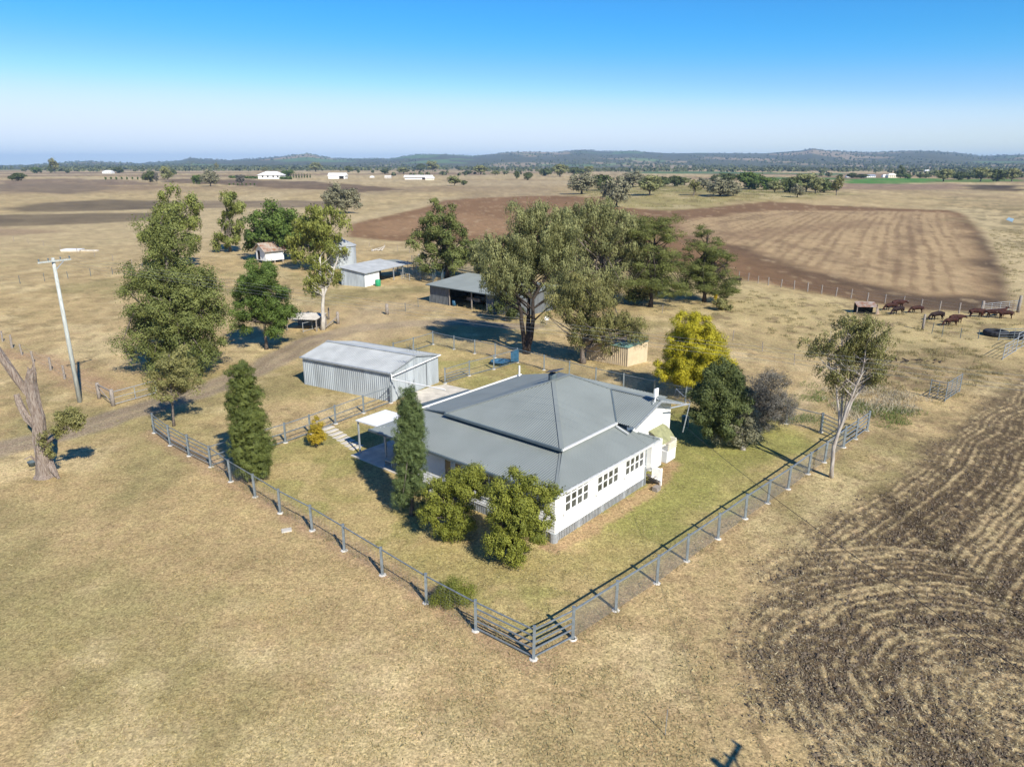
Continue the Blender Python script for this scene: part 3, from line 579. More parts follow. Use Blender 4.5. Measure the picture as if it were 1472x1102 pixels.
tree('red_gum_tree','open gum with smooth pale stems outside the right fence','tree',(1195,686),[(1215,478,36,24),(1188,498,26,20),(1252,482,34,26),(1230,510,38,24),(1278,500,18,22),(1200,535,24,20),(1250,535,26,14),(1175,495,18,14),(1218,560,16,12)],.58,150,13,16,.14,'euc2','barks',34,.11,trunks=[[(1196,655,0),(1207,610,0),(1203,560,0),(1190,520,0)],[(1199,645,.1),(1215,590,.2),(1222,540,.2),(1230,490,.2)],[(1198,640,-.1),(1225,575,0),(1250,545,0),(1265,505,0)],[(1197,650,.15),(1210,600,.4),(1212,550,.6),(1210,480,.7)],[(1199,640,-.2),(1218,585,-.4),(1238,540,-.5),(1248,480,-.5)]],holes=.43,style='weep',frac=1.1,varhi=.8)
tree('citrus_tree','wide citrus tree between the pencil cypress and the house corner','tree',(652,776),[(640,715,30,28),(670,695,30,24),(655,745,32,22),(622,735,18,20),(690,700,16,16),(680,680,18,12),(646,762,20,12)],.38,170,16,24,.10,'citrus','bark',35,.08,tight=.30,holes=.34)
tree('citrus_tree','front citrus tree hiding the near corner of the house','tree',(735,812),[(735,735,34,34),(760,745,34,30),(730,775,30,26),(755,700,22,18),(785,715,20,14),(715,700,12,20),(740,683,6,12),(800,705,10,8),(775,780,14,12),(738,796,26,14),(715,778,18,18)],.36,220,16,24,.10,'citrus','barkd',36,.08,tight=.30,holes=.34)
tree('box_shrub','low yellow green shrub growing through the left fence','shrub',(650,868),[(652,848,26,16),(640,860,22,10),(665,858,16,12)],.3,60,14,18,.06,'citrus','bark',37,.03,tight=.3,varlo=.0,varhi=.8)
# dead eucalypt stump with broken limbs (left edge)
b=G(66,684); root=thing('dead_gum_tree','broken silvery dead gum with one leafy side shoot','tree',b)
def loc(px,py,dy=0.): c=Wy(px,py,b.y+dy); return Vector((c[0]-b.x,dy,c[2]-b.z))
mb=MB(); mb.tube([(0,0,-.15),(0,0,.25),loc(62,655),loc(57,630),loc(55,600),loc(48,575),loc(44,550),loc(46,535),loc(47,530)],[.80,.56,.46,.38,.36,.34,.30,.26,.12],16)
mb.tube([loc(46,572),loc(36,560),loc(22,540,-.2),loc(6,518,-.4),loc(-12,490,-.6),loc(-30,440,-.8)],[.24,.24,.23,.21,.18,.13],10)
mb.tube([loc(52,612),loc(40,600,.2),loc(28,580,.4),loc(24,566,.5)],[.22,.21,.19,.13],10)
for q in ((40,527),(52,528),(49,521)): mb.tube([loc(46,540),loc(*q)],[.2,.03],6)
mb.tube([loc(56,665),loc(44,655,-.3),loc(35,660,-.6)],[.06,.04,.015],5); mb.tube([loc(60,680),loc(66,690,-.5)],[.3,.05],6); mb.tube([loc(70,665),loc(85,688,-.5)],[.25,.05],6)
mb.tube([loc(62,640),loc(78,628,-.2),loc(95,615,-.3),loc(108,603,-.3)],[.10,.07,.05,.02],6)
rj=random.Random(3); mb.v=[(v[0]+rj.uniform(-.06,.06),v[1]+rj.uniform(-.06,.06),v[2]+rj.uniform(-.05,.05)) for v in map(tuple,mb.v)]
o=mb.build('trunk',M['dead'],root,False)
ms=MB()
for k in range(9): a=k*.7; ms.tube([(.5*math.cos(a),.45*math.sin(a),.1),(.42*math.cos(a+.1)+loc(60,650).x*.5,.4*math.sin(a+.1),.9),(.36*math.cos(a)+loc(58,632).x*.8,.36*math.sin(a),1.9+.3*(k%3))],[.05,.06,.015],5)
ms.build('peeling_bark',M['rustbark'],root); E_=[]
for (x,y,rx,ry) in [(100,600,20,16),(112,612,12,10),(84,620,14,10),(62,634,10,14),(70,650,8,8)]:
    c=loc(x,y,-.3); s=m_per_px(Wy(x,y,b.y)); E_.append((c.x,c.y,c.z,rx*s,rx*s*.8,ry*s))
crown('crown',E_,.34,40,12,14,.14,.4,LM['euc2'],root,40,'round',holes=.33)
# ---------------- distant trees: a few kinds, copied with their parts ----------------
KIND={}
def proto(kind,leaf,bark,ells,rc,ncl,nsub,nl,size,seed,**kw):
    root=bpy.data.objects.new('distant_tree',None); p=bpy.data.objects.new('tmp',None)
    Cc,cr=crown('crown',ells,rc,ncl,nsub,nl,size,.55,LM[leaf],root,seed,**kw)
    limbs(None,[[(0,0,-.03),(.02,0,.25),(0,.02,.6)]],Cc,.035,M[bark],root,seed,.6,5); KIND[kind]=(root,[c for c in bpy.data.objects if c.parent==root])
proto('grey','grey','barkd',[(0,0,.52,.48,.48,.46),(-.2,0,.45,.28,.3,.25),(.25,.1,.5,.25,.3,.28)],.15,40,10,9,.075,51,holes=.29)
proto('dark','dk','barkd',[(0,0,.48,.47,.47,.48),(.2,0,.4,.28,.3,.25),(-.22,.05,.38,.28,.3,.28)],.15,42,10,9,.08,52)
proto('green','gloss','bark',[(0,0,.48,.5,.5,.48),(-.15,0,.6,.3,.3,.32)],.16,42,10,9,.085,53)
proto('olive','euc','bark',[(0,0,.54,.46,.46,.44),(.2,0,.45,.28,.3,.25)],.15,40,10,9,.08,54,holes=.31)
proto('dry','euc2','bark',[(0,0,.68,.36,.36,.30),(.15,.1,.5,.25,.25,.2)],.12,34,9,8,.07,55,holes=.35)
proto('twiggy','twig','bark',[(0,0,.58,.42,.42,.4)],.14,30,9,9,.08,56,holes=.33)
proto('cone','dk','barkd',[(0,0,.25,.42,.42,.22),(0,0,.5,.32,.32,.25),(0,0,.8,.16,.16,.22)],.13,36,10,9,.08,57)
_first=set()
def dtree(kind,px,pyb,hw,pyt,label,group,cat='tree',name='paddock_tree',rz=None,kw_=.60):
    b=G(px,pyb); s=m_per_px(b); Wd=hw*s*kw_; Hh=(pyb-pyt)*s*1.12
    root,ch=KIND[kind]; r=bpy.data.objects.new(name,None); COL.objects.link(r); r.location=b; r.scale=(Wd/.5,Wd/.5,Hh); r.rotation_euler=(0,0,rz if rz is not None else (px*7.3)%6.28)
    tag(r,label,cat,group)
    for c in ch:
        if kind not in _first: k=c; k.parent=r
        else: k=c.copy(); COL.objects.link(k); k.parent=r
    _first.add(kind)
DT=[('dark',26,260,20,248,'low dark bushy tree alone at the far left edge of the plain'),
('green',53,249,13,241,'bright green round bush on the left plain near the horizon'),
('dry',79,249,15,231,'tall brownish tree breaking the left horizon'),
('dark',73,249,6,238,'small dark tree tucked against the tall brownish horizon tree'),
('dark',97,249,6,244,'tiny bush right of the tall brownish horizon tree'),
('dark',171,249,14,240,'round dark tree just right of the farthest white farmhouse'),
('dark',216,262,17,245,'dark tree, left one of the trio above the feathery trees'),
('twiggy',226,264,8,250,'grey bare tree between the dark and olive trees of the trio'),
('olive',241,262,15,241,'olive tree, right one of the trio above the feathery trees'),
('dark',250,252,7,243,'small dark tree behind the trio above the feathery trees'),
('green',284,265,12,252,'green bush touching the big grey tree near the ploughed strip'),
('grey',303,268,24,246,'big round grey tree on the left plain near the ploughed strip'),
('dry',312,246,8,236,'single tree on the left horizon above the big grey tree'),
('twiggy',347,266,14,253,'pale bare tree in front of the dark brown strip'),
('green',414,254,15,245,'dense green tree against the white farmhouse with a verandah'),
('olive',454,247,18,235,'spreading tree standing up on the horizon right of the white farmhouse'),
('olive',380,247,9,241,'small pale tree on the rise behind the white farmhouse'),
('dark',502,248,10,238,'dark round tree just above the long white shed'),
('dark',515,249,4,243,'tiny round tree right of the long white shed'),
('dark',536,249,4,244,'tiny lone tree on the mid left plain'),
('dark',553,250,12,243,'low dark trees left of the pair of white sheds'),
('olive',580,250,17,242,'low olive trees above the pair of white sheds'),
('dark',605,246,14,235,'dark tree, left of two that rise above the far paddock'),
('olive',622,247,17,233,'olive tree, right of two that rise above the far paddock'),
('olive',653,267,18,254,'straggly green bush in the pale paddock below the far white sheds'),
('dark',667,266,10,259,'low bush right of the straggly green bush'),
('dark',672,251,14,245,'long dark thicket left of the middle far woodland'),
('olive',691,251,20,239,'loose olive tree at the middle of the far plain'),
('olive',712,252,12,246,'spindly tree right of the loose olive tree in the middle'),
('olive',727,250,9,246,'small olive tree nearest the middle far woodland'),
('dark',743,257,8,245,'small dark tree on the pale slope left of the wooded patch'),
('dark',759,259,13,247,'wider dark tree on the pale slope left of the wooded patch'),
('dark',784,253,20,242,'dark tree at the left end of the wooded patch beyond the knoll'),
('olive',805,254,24,238,'tall olive tree in the wooded patch beyond the knoll'),
('dark',828,252,20,240,'dark tree in the middle of the wooded patch beyond the knoll'),
('olive',846,250,14,240,'olive tree at the right end of the wooded patch beyond the knoll')]
KT=[('grey',836,279,28,251,'grey tree at the left end of the knoll'),
('dark',866,274,26,250,'dark green tree second from the left on the knoll'),
('grey',886,298,25,258,'tall grey tree at the near left foot of the knoll, by the red soil'),
('grey',909,269,27,248,'grey tree on the crest behind the tall foot tree'),
('olive',934,281,24,255,'pale leaning tree in the left half of the knoll'),
('dark',950,269,20,253,'dark tree behind the pale leaning knoll tree'),
('dark',971,268,17,252,'dark tree at the middle back of the knoll'),
('olive',984,266,12,256,'small green bush on the middle crest of the knoll'),
('dry',997,281,15,262,'small yellowish tree alone on the middle of the knoll'),
('grey',1011,270,17,257,'grey round tree left of the big pair on the knoll'),
('dark',1040,264,24,248,'dark domed tree behind the silver knoll tree'),
('grey',1035,285,26,258,'silver tree with spread trunk casting a shadow on the knoll'),
('grey',1054,283,14,262,'grey sapling right of the silver knoll tree'),
('green',1076,272,24,249,'bright green tree at the middle right of the knoll'),
('green',1100,273,20,255,'lower bright green tree right of the tallest green one on the knoll'),
('olive',1113,277,16,262,'olive tree in front of the green knoll thicket'),
('dark',1135,277,22,254,'dark tree in the right knoll thicket'),
('grey',1146,284,13,266,'small grey tree in front of the right knoll thicket'),
('olive',1158,276,28,252,'broad olive tree in the right knoll thicket'),
('olive',1172,279,14,258,'olive tree at the end of the right knoll thicket'),
('dark',1185,277,22,257,'dark low tree near the right end of the knoll'),
('dry',1202,281,13,258,'thin lone tree at the far right end of the knoll')]
RT=[('cone',1294,256,10,240,'tall dark conifer beside the cream farmhouse'),
('dark',1207,257,5,250,'small dark tree left of the far right farmsteads'),
('dark',1224,256,9,248,'dark tree left of the long pale shed on the right plain'),
('dark',1238,256,12,250,'low trees beside the long pale shed on the right plain'),
('green',1304,257,8,251,'small green tree right of the tall dark conifer'),
('dark',1322,256,7,250,'round dark tree on the edge of the bright green crop'),
('dark',1331,256,6,250,'smaller round tree on the edge of the bright green crop'),
('olive',1356,261,17,245,'olive tree, leftmost of the row right of the green crop'),
('dark',1378,259,13,247,'dark tree second in the row right of the green crop'),
('dark',1391,258,10,247,'dark tree third in the row right of the green crop'),
('olive',1409,261,16,243,'broad olive tree in the row right of the green crop'),
('dark',1432,261,18,243,'darkest tree of the row right of the green crop'),
('olive',1454,261,15,244,'olive tree at the right end of the row near the frame edge'),
('dark',1380,246,13,240,'dark trees behind the row right of the green crop')]
for a in DT: dtree(*a,'trees scattered over the far plain')
for a in KT: dtree(*a,'trees on the low knoll',kw_=.85)
for a in RT: dtree(*a,'trees around the far right farms',kw_=.85)
hd=np.array([(x+rng.uniform(-1,1)) for x in np.linspace(140,205,9)])
for i,x in enumerate(np.linspace(152,206,8)): dtree('green',x,258.5-(i%2)*.5,2.4,254.5,'tiny shrub in the planted row on the left plain','shrubs in the planted row on the left plain','shrub','row_shrub')
for i,x in enumerate(np.linspace(330,366,7)): dtree('green',x,266.5-(i%2)*.5,2.2,263.5,'tiny shrub in the row along the dark brown strip','shrubs along the dark brown strip','shrub','row_shrub')
for i,x in enumerate(np.linspace(418,446,8)): dtree('cone',x,256,2.4,250,'small conifer in the garden row right of the white farmhouse','garden conifers by the white farmhouse','shrub','garden_conifer')
# hedges and far woodland
def farwood():
    rg=np.random.default_rng(99); c=[];h=[]
    def add(n,p0,p1,r0,r1,pat=None,thr=.5,hh=(6,11)):
        px=rg.uniform(p0,p1,n); r=np.exp(rg.uniform(math.log(r0),math.log(r1),n)); th=np.arctan((px-CX)*math.cos(PT)/FPX); x=r*np.sin(th); y=r*np.cos(th)
        if pat: k=fb(x/pat[0],y/pat[1],pat[2],3)>thr; x,y=x[k],y[k]
        c.append(np.stack([x,y],1)); h.append(rg.uniform(hh[0],hh[1],len(x)))
    add(5200,-100,1600,3200,9300,(420,1100,112),.47,(8,14)); add(1500,700,1500,2000,3400,(260,300,7),.50,(7,12)); add(700,30,720,2300,3400,(300,300,8),.44,(8,13)); add(500,1180,1500,1300,2100,(160,120,9),.55,(6,9)); add(900,60,480,3000,4200,(300,400,18),.3,(9,14)); add(90,560,820,1250,2100,(200,200,10),.5,(5,8))
    c=np.concatenate(c); h=np.concatenate(h); z=gz(c[:,0],c[:,1]); n=len(c); k=14; i=np.repeat(np.arange(n),k); d=rdir(len(i),rg); d[:,2]=np.abs(d[:,2]); w_=h*rg.uniform(.45,.7,n)
    p=np.column_stack([c[i]+d[:,:2]*w_[i][:,None]*.8,z[i]+h[i]*(.25+.6*d[:,2])]); nr=d+rdir(len(i),rg)*.4
    o=leafmesh('far_woodland',p,nr,rdir(len(i),rg),h[i]*.75,.8,rg.random(n)[i]*.6+.4*rg.random(len(i)),LM['wood']); tag(o,'scattered woodland covering the far plain and hills','woodland',kind='stuff')
farwood()
for lab,pts in (('clipped green hedge left of the white farmhouse',((330,256),(374,257))),('clipped green hedge right of the white farmhouse',((404,257.6),(418,258)))):
    a=G(*pts[0]);b2=G(*pts[1]); n=1500; t=rng.random(n)[:,None]; root=thing('garden_hedge',lab,'hedge',a); p=(np.array(b2)-np.array(a))*t+rng.normal(size=(n,3))*[1.2,1.2,.0]+[0,0,0]; p[:,2]=rng.random(n)*3.2
    leafmesh('foliage',p,rdir(n),rdir(n),np.full(n,1.6),.7,rng.random(n),LM['gloss'],root)
# trees that stand between the sheds and stockyards
tree('yard_shrub_tree','pale feathery tree left of the huge weeping eucalypt','tree',(688,422),[(690,375,16,22),(682,362,12,14)],.9,26,16,14,.34,'euc','bark',60,.12,style='weep')
tree('understorey_tree','dark green young tree growing beside the machinery shed','tree',(727,462),[(728,420,18,24),(740,440,14,16),(715,438,12,10)],.7,30,14,14,.26,'dk','bark',61,.09,style='weep')
tree('understorey_tree','low dark bush under the widest eucalypt','shrub',(914,437),[(914,425,16,10)],.7,18,12,12,.3,'dk','bark',62,.05)
tree('understorey_tree','dry grey bush at the foot of the layered pine','shrub',(1040,446),[(1036,438,10,7),(1046,442,7,5)],.5,16,12,12,.26,'euc2','bark',63,.04)
# ---------------- farmhouse ----------------
HA=R(49.7); HO=P(797,781)
def house():
    root=thing('farmhouse','white weatherboard farmhouse with grey stepped iron roof and verandahs','house',HO,HA)
    m=MB()
    # verandah walls (front-left side faces -x, front-right side faces -y)
    m.box(.0,.12,0,12.2,.55,3.12); m.box(.12,9.65,0,.12,.55,3.12)
    m.box(9.65,11.0,-.42,-.30,1.15,3.0); m.box(10.88,11.0,-.30,1.0,1.15,3.0); m.box(9.65,9.77,-.30,0,1.15,3.0)
    m.box(9.0,14.6,.98,1.1,.55,4.0); m.add([(9.1,.98,4.0),(14.6,.98,4.0),(14.6,.98,4.28),(12.0,.98,5.1),(9.1,.98,4.22)],[(0,1,2,3,4)])
    m.box(14.48,14.6,1.1,11.2,.55,4.2)
    m.box(4.4,4.52,12.0,14.7,.55,3.5); m.box(.12,4.4,12.08,12.2,.55,3.12); m.box(4.52,14.6,14.58,14.7,.55,3.35)
    m.build('wall',M['white'],root)
    # weatherboard shadow lines
    c=MB()
    for k in range(12): z=.72+k*.19; c.box(-.018,0,.02,12.2,z,z+.012)
    c.build('weatherboards',M['wshade'],root)
    # stumps skirt of vertical corrugated battens below the floor
    s=MB()
    for a in np.arange(.25,9.6,.155):
        if abs((a%2.45)-2.3)>=.1: s.box(a,a+.095,.035,.06,-.1,.56)
    s.build('batten_skirt',M['galv'],root); s=MB()
    for b_ in np.arange(.3,12,.155): s.box(.035,.06,b_,b_+.095,-.1,.56)
    s.build('batten_skirt',M['galv'],root); s=MB()
    for a in np.arange(10.9,14.5,.155): s.box(a,a+.09,1.0,1.03,-.1,.56)
    s.build('batten_skirt',M['galv'],root)
    for a,b_ in [(x,.16) for x in (0.15,2.45,4.9,7.35,9.6)]+[(.16,y) for y in (2.5,5,7.5,10,12)]:
        k=MB(); k.lathe((a,b_,0),[(.16,-.1),(.16,.56)] if a+b_>.4 else [(.24,-.1),(.24,.57)],12); k.build('stump',M['galv'],root)
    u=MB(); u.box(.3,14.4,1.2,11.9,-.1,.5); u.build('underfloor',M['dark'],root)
    # upper hipped roof
    A=(2.9,1.75,4.25);B=(2.9,11.3,4.25);Cc=(15.5,11.3,4.25);D=(15.5,1.75,4.25);E1=(8.5,6.65,6.12);E2=(10.35,6.65,6.12)
    V1=(11.95,4.25,5.2);V2=(8.75,1.75,4.25);V3=(15.1,1.75,4.25);W1=(11.95,.35,5.2);W2=(8.75,.35,4.22);W3=(15.15,.35,4.22)
    r=root; up=MB()
    corrb(up,[B,A,E1],(0,1,0),.17,.016)
    corrb(up,[A,V2,V1,E2,E1],(1,0,0),.17,.016)
    corrb(up,[D,Cc,E2],(0,1,0),.17,.016)
    corrb(up,[Cc,B,E1,E2],(1,0,0),.17,.016)
    corrb(up,[V3,D,E2,V1],(1,0,0),.17,.016)
    ro=up.build('upper_roof',M['roof'],r)
    wg=MB(); corrb(wg,[W2,W1,V1,V2],(0,1,0),.15,.016); corrb(wg,[W1,W3,V3,V1],(0,1,0),.15,.016); wg.build('wing_roof',M['roof'],r)
    rr=MB(); corrb(rr,[(3.2,11.32,4.22),(4.15,14.95,3.42),(15.3,14.95,3.42),(15.4,11.32,4.22)][::-1],(1,0,0),.17,.016); rr.build('rear_roof',M['roof'],r)
    lo=MB(); L0=(-.58,-.45,3.26);L1=(3.42,2.1,4.0)
    corrb(lo,[(-.58,11.3,3.26),L0,L1,(3.42,11.3,4.0)],(0,1,0),.17,.016); corrb(lo,[(3.42,11.3,4.0),(-.58,15.0,3.2),(-.58,11.3,3.26)],(0,1,0),.17,.016); corrb(lo,[(3.42,11.3,4.0),(4.1,14.9,3.36),(-.58,15.0,3.2)],(0,1,0),.17,.016)
    corrb(lo,[L0,(10.25,-.6,3.22),(9.45,.55,3.62),(8.9,2.1,4.0),L1],(1,0,0),.17,.016)
    corrb(lo,[(10.25,-.6,3.22),(10.25,.97,3.24),(9.45,.97,3.6),(9.45,.55,3.62)],(0,1,0),.17,.016)
    lo.build('verandah_roof',M['roof'],r)
    # step wall between the roofs, ridge caps, hips
    t=MB(); t.box(3.05,3.2,1.9,11.3,3.9,4.2); t.box(3.05,9.0,1.9,2.05,3.85,4.2); t.box(3.1,3.25,11.3,11.45,3.6,4.22)
    t.slab([(3.1,11.3,4.2),(4.1,14.9,3.4),(4.2,14.9,3.1),(3.4,11.3,3.6)],.05)
    t.slab([(9.1,1.0,4.2),(9.1,2.0,4.25),(9.1,2.0,3.3),(9.1,1.0,3.3)],.06)
    t.build('step_wall',M['trim'],r)
    h=MB()
    for p,q in ((A,E1),(E1,E2),(E1,B),(E2,V1),(V1,W1),(L0,L1),((10.25,-.6,3.22),(9.45,.55,3.62))):
        p=Vector(p)+Vector((0,0,.02));q=Vector(q)+Vector((0,0,.02)); h=MB(); h.beam(p,q,.26,.035); h.build('ridge_capping',M['roof'],r)
    v=MB(); v.beam(Vector(V1)+Vector((0,0,.03)),Vector(V2)+Vector((0,0,.03)),.10,.03); v.build('valley_gutter',M['trim'],r)
    g=MB(); g.beam((2.84,1.7,4.19),(2.84,11.35,4.19),.13,.14); g.build('front_gutter',M['trim'],r)
    g=MB(); g.beam((2.84,1.68,4.19),(8.75,1.68,4.19),.13,.12); g.beam((8.45,1.55,4.12),(8.45,.65,3.80),.08); g.build('side_gutter',M['gutter'],r)
    g=MB(); g.beam((-.64,-.5,3.19),(-.64,15.0,3.19),.12,.13); g.beam((-.5,-.4,3.1),(-.5,15,3.1),.03,.2); g.build('front_verandah_gutter',M['trim'],r)
    g=MB(); g.beam((-.6,-.53,3.2),(10.3,-.68,3.16),.12,.11); g.build('side_verandah_gutter',M['gutter'],r)
    g=MB(); g.beam((4.1,15.05,3.42),(15.3,15.05,3.42),.12,.12); g.build('rear_gutter',M['white'],r)
    f=MB(); f.beam((8.75,.33,4.15),(11.95,.33,5.13),.04,.16); f.beam((15.15,.33,4.15),(11.95,.33,5.13),.04,.16); f.build('gable_barge_board',M['galv'],r)
    d=MB(); d.tube([(9.62,-.05,3.05),(9.62,-.08,.1)],.045,8); d.build('downpipe',M['galv'],r)
    d=MB(); d.tube([(13.2,.3,4.35),(14.4,.0,4.30),(15.2,-.1,4.2)],.05,8); d.tube([(15.2,-.1,4.2),(15.3,.3,2.0)],.045,8); d.build('vent_pipe',M['galv'],r)
    so_=MB(); so_.box(0,.9,-.02,0,3.1,3.12)
    # windows: three banks of casements
    for a0,a1 in ((.85,3.15),(4.05,6.35),(7.15,9.35)):
        fr=MB(); z0,z1=1.60,3.02; n=4; wd=(a1-a0)/n
        fr.box(a0-.06,a1+.06,-.045,-.002,z0-.07,z0); fr.box(a0-.06,a1+.06,-.045,-.002,z1,z1+.05)
        for k in range(n+1): x=a0+k*wd; fr.box(x-.06,x+.06,-.05,-.002,z0,z1)
        for z in (z0+.47,z0+.94): 
            for k in range(n): x=a0+k*wd; fr.box(x+.06,x+wd-.06,-.04,-.002,z-.035,z+.035)
        fo=fr.build('window',M['white'],r)
        gl=MB(); gl.box(a0,a1,-.012,-.003,z0,z1); gl.build('pane',M['glass'],fo)
        si=MB(); si.box(a0-.12,a1+.12,-.14,-.05,z0-.13,z0-.075); si.build('sill',M['white'],fo)
    for b0,b1 in ((4.0,5.6),(7.0,7.6),(7.9,8.5)):
        fr=MB(); fr.box(-.05,-.004,b0-.05,b0+.05,1.2,2.7); fr.box(-.05,-.004,b1-.05,b1+.05,1.2,2.7); fr.box(-.05,-.004,b0,b1,2.7,2.78); fr.box(-.05,-.004,b0,b1,1.12,1.2)
        if b1-b0>1: fr.box(-.045,-.004,(b0+b1)/2-.04,(b0+b1)/2+.04,1.2,2.7)
        fo=fr.build('window',M['white'],r); gl=MB(); gl.box(-.028,-.022,b0,b1,1.2,2.7); gl.build('pane',M['glass'],fo)
    # cover strips on the long white wall
    cs=MB(); cs.box(3.55,3.59,-.012,-.001,.6,1.5); cs.box(.1,9.6,-.012,-.001,.56,.62); cs.build('cover_strips',M['wshade'],r)
    # gable window hood and boxed lattice porch
    a=MB(); n=7
    for k in range(n):
        t0,t1=k/n,(k+1)/n; e0,e1=math.sin(t0*1.5),math.sin(t1*1.5)
        y0,y1=.95-1.0*t0,.95-1.0*t1; z0,z1=3.0-.28*e0*t0-.5*t0**2,3.0-.28*e1*t1-.5*t1**2
        a.slab([(11.6,y0,z0),(11.6,y1,z1),(13.5,y1,z1),(13.5,y0,z0)],.04)
    a.build('window_hood',M['awn'],r)
    q=MB(); q.box(11.4,13.7,.95,.97,1.4,2.5); q.build('gable_window',M['glass'],r)
    q=MB(); q.box(11.9,13.1,-.35,.97,.95,1.75); q.build('porch_balustrade',M['white'],r)
    q=MB(); 
    for k in range(9): q.box(11.95+k*.13,12.0+k*.13,-.39,-.352,1.78,2.35)
    for k in range(4): q.box(11.95,13.1,-.41,-.392,1.8+k*.15,1.84+k*.15)
    q.box(13.0,13.1,-.35,.97,1.75,2.4); q.build('lattice',M['cream'],r)
    # side steps with a slatted rail
    st=MB()
    for k in range(4): st.box(9.6+.24*k,9.86+.24*k,-.75,-.1,.78-.2*k,.83-.2*k)
    st.build('step',M['wood'],r)
    for y in (0,):
        b=MB(); b.beam((9.45,-.62,1.62),(10.4,-.80,1.12),.06,.09); b.beam((9.45,-.62,.9),(10.4,-.80,.35),.05,.07)
        for k in range(8): t_=k/7; x=9.5+.85*t_; yy=-.63-.16*t_; b.box(x-.035,x+.035,yy-.02,yy+.02,.86-.5*t_,1.62-.47*t_)
        b.box(10.36,10.46,-.85,-.75,0,1.2); b.build('stair_rail',M['white'],r)
    cb=MB(); cb.box(9.3,9.8,-1.15,-.8,0,.3); cb.build('entry_block',M['wood'],r)
    # back lean-to roof by the slab
    l=MB(); corrb(l,[(5.6,15.4,3.05),(5.6,16.9,2.95),(10.5,16.6,2.95),(10.5,15.2,3.05)],(1,0,0),.17,.016); l.slab([(5.6,15.1,2.9),(5.6,16.9,2.88),(10.5,16.6,2.88),(10.5,15.1,2.9)],-.04); l.build('rear_awning',M['trim'],r)
    p=MB(); 
    for x,y in ((5.8,16.7),(10.3,16.5)): p.box(x-.04,x+.04,y-.04,y+.04,0,2.9)
    p.build('awning_posts',M['white'],r)
    # vent pipe, roof fan and small aerial
    v=MB(); v.tube([(14.7,14.75,3.3),(14.7,14.75,4.35)],.07,10); v.build('vent_stack',M['white'],r)
    s=MB(); s.lathe((8.9,7.0,6.0),[(.30,0),(.30,.42),(.22,.5)],14); f=s.build('roof_ventilator',M['trim'],r); s=MB(); s.slab([(8.45,6.4,6.85),(9.35,6.4,6.85),(9.35,7.3,6.6),(8.45,7.3,6.6)],.04); s.build('solar_panel',M['solar'],f)
    s=MB(); s.tube([(11.6,.6,5.1),(11.6,.6,5.75)],.03,8); s.tube([(11.2,.5,5.1),(11.6,.6,5.5),(12.0,.5,5.1)],.018,6); s.box(11.38,11.82,.52,.62,5.5,6.05); s.build('internet_antenna',M['white'],r)
    # patio
    p=MB(); p.slab([(.95,15.05,2.75),(3.7,15.05,2.80),(3.7,18.5,2.66),(.95,18.5,2.61)],.09); pr=p.build('patio_roof',M['white'],r)
    for x,y in ((1.05,18.35),(3.3,18.3),(1.05,15.4)): q=MB(); q.box(x-.05,x+.05,y-.05,y+.05,0,2.56); q.build('patio_post',M['galv'],r)
    q=MB(); q.box(.4,4.4,12.3,18.6,-.05,.07); q.build('patio_slab',M['conc'],r)
    return root
house()
def hl(a,b,z=0): return Vector((HO[0]+a*math.cos(HA)-b*math.sin(HA),HO[1]+a*math.sin(HA)+b*math.cos(HA),z))
t=thing('patio_bench','pale bench on the shaded patio slab by the pencil cypress','bench',hl(.9,14.9),HA); q=MB(); q.box(-.2,.25,-.5,.5,.50,.55); q.build('seat',M['conc'],t); q=MB(); q.box(-.15,.2,-.4,-.32,.07,.5); q.box(-.15,.2,.32,.4,.07,.5); q.build('leg',M['galv'],t)
t=thing('ac_unit','dark unit standing on the patio slab under the white roof','appliance',hl(2.9,16.2),HA); q=MB(); q.box(-.3,.3,-.35,.35,.07,.75); q.build('case',M['trim'],t,bevel=.03); q=MB(); q.lathe((0,0,.75),[(.22,0),(.22,.04)],14); q.build('fan',M['galv'],t)
for k in range(8):
    f=k/7; p=P(471+ (512-471)*f, 615.5+(643-615.5)*f); o=MB(); o.box(-.55,.55,-.24,.24,-.02,.05); o=o.build('stepping_slab',M['conc'],None,bevel=.02); o.location=(p[0],p[1],0); o.rotation_euler=(0,0,HA+R(4)+.05*math.sin(k*3))
    tag(o,['stepping slab nearest the little golden conifer','second stepping slab from the golden conifer','third stepping slab from the golden conifer','fourth stepping slab, still in full sun','fifth stepping slab, at the edge of the patio shade','sixth stepping slab, third from the patio','seventh stepping slab, second from the patio','last stepping slab touching the patio slab'][k],'paver','stepping slabs from the fence to the patio')
# concrete apron
AP=[P(590,566),P(608,596),P(700,566),P(640,553),P(622,556)]
q=MB(); q.slab([(p[0],p[1],.06) for p in AP][::1] if True else 0,.12)
o=q.build('concrete_apron',M['conc']); tag(o,kind='structure')
